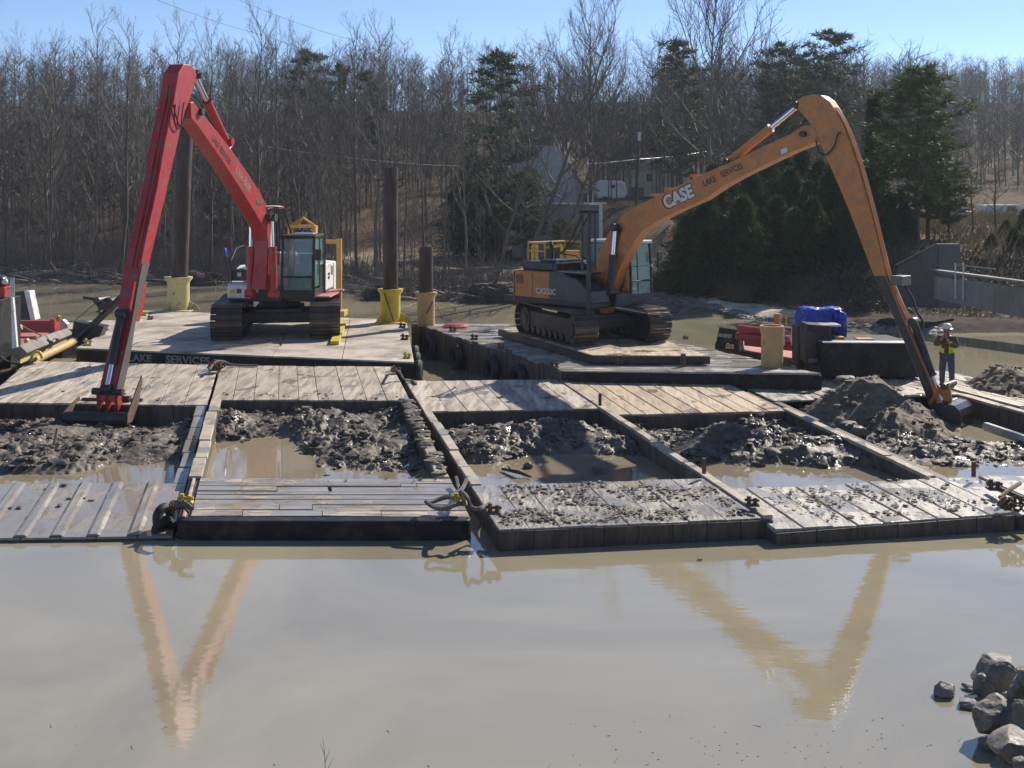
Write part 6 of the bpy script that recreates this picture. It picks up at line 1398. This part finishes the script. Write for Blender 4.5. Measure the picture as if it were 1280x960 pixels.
mb = MB(); mb.box((q(722,200,5)+q(722,213,5))/2, (1.1,.12,.9)); mb.build('lattice', M['tan'], H1)
for x in (716, 722, 728, 735): mb = MB(); mb.box((q(x,198,5)+q(x,222,5))/2, (.1,.1,1.7)); mb.build('rail_post', M['white'], H1)
for x in (652, 676): mb = MB(); mb.box(q(x,285,-2.05), (.8,.1,1.1)); mb.build('basement_window', M['winglass'], H1)
YC = 136
H2 = thing('house', 'small cream cottage with grey roof right of the utility pole', 'house', D(825,247,YC))
c = lambda x, y, dy=0: D(x, y, YC+dy)
solid('wall', M['siding2'], [c(788,250), c(862,250), c(862,210), c(825,210), c(788,212)], (0,8,0), H2)
mb = MB(); mb.hexa([c(784,212,-.5), c(868,210,-.5), c(868,210,8.5), c(784,212,8.5)], [c(800,196,2.5), c(862,195,2.5), c(862,195,5.5), c(800,196,5.5)]); mb.build('roof', M['roof'], H2)
mb = MB(); mb.box(c(812,222,-.03), (.95,.1,1.2)); w_ = mb.build('window', M['white'], H2); mb = MB(); mb.box(c(812,222,-.1), (.7,.06,.95)); mb.build('pane', M['winglass'], w_)
mb = MB(); mb.box(c(845,224,-.03), (.95,.1,1.2)); w_ = mb.build('window', M['white'], H2); mb = MB(); mb.box(c(845,224,-.1), (.7,.06,.95)); mb.build('pane', M['winglass'], w_)
mb = MB(); mb.box((c(788,212,-.04)+c(788,250,-.04))/2, (.25,.12,3.6)); mb.build('corner_board', M['white'], H2)
mb = MB(); mb.box(c(812,196,3)+Vector((0,0,.2)), (.5,.5,1.4)); mb.build('chimney', M['concretedk'], H2)
mb = MB(); mb.box(c(795,243,-4), (1.6,1.6,1.6)); mb.build('shed', M['roof'], H2)
YV = 128
cv = thing('camper', 'white rounded camper trailer parked between the two houses', 'camper', D(765,250,YV)); v = lambda x, y, dy=0: D(x, y, YV+dy)
solid('body', M['white'], [v(746,248), v(781,248), v(784,242), v(782,230), v(777,226), v(749,225), v(745,230)], (0,2.3,0), cv, bevel=.12)
mb = MB(); mb.box(v(766,233,-.01), (.55,.06,.38)); mb.build('window', M['winglass'], cv)
mb = MB(); mb.extr([v(776,229,-.03), v(780,230,-.03), v(782,240,-.03), v(778,240,-.03)], (0,.05,0)); mb.build('front_window', M['galv'], cv)
for x in (756, 762): mb = MB(); cc = v(x,249,.1); mb.cyl(cc-Vector((0,.15,0)), cc+Vector((0,.15,0)), .33, 12); mb.build('wheel', M['rubber'], cv)
up_ = thing('utility_pole', 'dark utility pole with grey transformer beside the cream cottage', 'utility pole', D(795,252,118)); u = lambda x, y: D(x, y, 118)
mb = MB(); mb.tube([u(795,262), u(800,145)], [.17,.11], 8); mb.build('pole', M['barkdk'], up_); mb = MB(); mb.cyl(u(799,176), u(799.6,165), .2, 10); mb.build('transformer', M['galv'], up_, smooth=True)
mb = MB(); mb.box(u(799.5,152), (1.0,.1,.1)); mb.build('crossarm', M['barkdk'], up_)
def wire(pts, r, m, label):
    P = []; 
    for (a, b) in zip(pts, pts[1:]):
        for k in range(8):
            t = k/8; p = a.lerp(b, t); p.z -= 4*t*(1-t)*(b-a).length*.012; P.append(p)
    P.append(pts[-1]); mb = MB(); mb.tube(P, r, 4); return single(mb, 'overhead_wire', m, label, 'wire', tuple(pts[0]))
M['wire'] = mat('pale_cable', (.6,.6,.58), .4); 
wire([D(300,178,104), D(520,205,106), D(660,207.5,110), D(797,199,118), D(900,186,128)], .035, M['wire'], 'pale sunlit cable running across the trees to the utility pole')
wire([D(150,-20,70), D(330,44,92), D(480,90,110)], .012, M['barkdk'], 'thin dark wire at the top left of the sky')
wire([D(250,-22,70), D(440,50,92), D(560,92,110)], .012, M['barkdk'], 'second thin dark wire right of the first in the sky')
wire([D(799,152,118), D(720,128,130), D(640,110,145)], .014, M['barkdk'], 'dark wire leaving the pole toward the left')
# concrete walls at right
YW = 50.5
WW = thing('wing_wall', 'dark weathered wing wall with sloping top behind the orange stick', 'wall', D(1160,375,YW)); ww = lambda x, y, dy=0: D(x, y, YW+dy)
solid('panel', M['concretedk'], [ww(1118,382,1.5), ww(1160,385), ww(1172,385), ww(1172,306), ww(1170,305), ww(1122,332,1.5)], (.2,.5,0), WW)
solid('panel', M['concretedk'], [ww(1173,385), ww(1200,385,1), ww(1200,305,1), ww(1173,305)], (.1,.5,0), WW)
mb = MB(); mb.hexa([ww(1120,332,1.4), ww(1171,305,-.1), ww(1171,305,.6), ww(1120,332,2.1)], [ww(1120,330,1.4), ww(1171,303,-.1), ww(1171,303,.6), ww(1120,330,2.1)]); mb.build('coping', M['concrete'], WW)
LW = thing('low_wall', 'low pale concrete wall with pipe rail running off the right edge', 'wall', D(1230,380,48))
for i, (xa, xb) in enumerate(((1171,1206),(1206.3,1243),(1243.3,1282),(1282.3,1330))):
    f = lambda x: (49.5-(x-1171)*.035)
    ya = lambda x: 340+(x-1171)*.13; yb = lambda x: 364+(x-1171)*.22
    mb = MB(); mb.extr([D(xa,yb(xa)+10,f(xa)), D(xb,yb(xb)+10,f(xb)), D(xb,ya(xb)+6,f(xb)), D(xa,ya(xa)+6,f(xa))], (.1,.6,0)); mb.build('panel', M['concrete'], LW)
mb = MB(); mb.extr([D(1171,340,49.5), D(1330,361,44), D(1330,358,44), D(1171,337.5,49.5)], (.15,1.2,0)); mb.build('coping', M['concrete'], LW)
for x in (1194, 1204): mb = MB(); mb.tube([D(x,329,48.2), D(x,374,48.2)], .03, 5); mb.build('rail_post', M['galv'], LW)
mb = MB(); mb.tube([D(1194,331,48.2), D(1245,336,47)], .03, 5); mb.build('rail', M['galv'], LW)
mb = MB()
# bank rubble apron before the walls
def vehicle(name, label, x0, x1, yb, yt, Y, col, truck=True):
    R_ = thing(name, label, 'truck' if truck else 'van', D((x0+x1)/2, yb, Y)); e = lambda x, y, dy=0: D(x, y, Y+dy); h = yb-yt; wdt = x1-x0
    mb = MB()
    if truck: pr_ = [(0,.18),(0,.55),(.42,.57),(.46,1),(.70,1),(.80,.6),(.98,.54),(1,.18)]
    else: pr_ = [(0,.15),(0,.95),(.05,1),(.8,1),(.9,.6),(1,.5),(1,.15)]
    mb.extr([e(x0+wdt*a, yb-h*b) for a, b in pr_], (0,1.9,0)); b_ = mb.build('body', col, R_, bevel=.05)
    mb = MB(); mb.extr([e(x0+wdt*a, yb-h*b, -.02) for a, b in ((.49,.62),(.5,.94),(.69,.94),(.76,.62))], (0,.03,0)); mb.build('side_window', M['winglass'], R_)
    for a in (.2,.82):
        mb = MB(); cc = e(x0+wdt*a, yb-h*.18, .1); mb.cyl(cc-Vector((0,.15,0)), cc+Vector((0,.15,0)), h*.2*Y/F, 14); mb.build('wheel', M['rubber'], R_)
        mb = MB(); cc = e(x0+wdt*a, yb-h*.18, -.06); mb.cyl(cc-Vector((0,.02,0)), cc+Vector((0,.02,0)), h*.1*Y/F, 10); mb.build('rim', M['galv'], R_)
vehicle('pickup_truck', 'grey pickup truck parked beyond the brush at right', 1166, 1216, 277, 254, 98, M['galv'])
vehicle('pickup_truck', 'white pickup truck behind the brush left of the grey one', 1098, 1150, 272, 252, 102, M['white'])
vehicle('van', 'pale van partly seen at the right edge of the parking area', 1234, 1285, 278, 256, 98, M['siding2'], False)
mb = MB(); mb.hexa([D(1090,284,92), D(1330,284,92), D(1330,276,108), D(1090,276,108)], [D(1090,283,92), D(1330,283,92), D(1330,275,108), D(1090,275,108)]); o = mb.build('parking_area', M['concrete']); o['kind'] = 'structure'
# ---------------------------------------------------------------- haze
hz = MB(); hz.box((0, 740, 34), (3600, 1640, 76))
hm = bpy.data.materials.new('haze'); hm.use_nodes = True; t_ = hm.node_tree
for n_ in list(t_.nodes):
    if n_.type == 'BSDF_PRINCIPLED': t_.nodes.remove(n_)
pv = t_.nodes.new('ShaderNodeVolumePrincipled'); pv.inputs['Color'].default_value = (.82,.90,1,1); pv.inputs['Density'].default_value = .00028; pv.inputs['Anisotropy'].default_value = .3
t_.links.new(pv.outputs[0], t_.nodes['Material Output'].inputs['Volume'])
ho = hz.build('haze', hm); ho['kind'] = 'stuff'; ho['label'] = 'thin pale winter haze over the pond and woods'
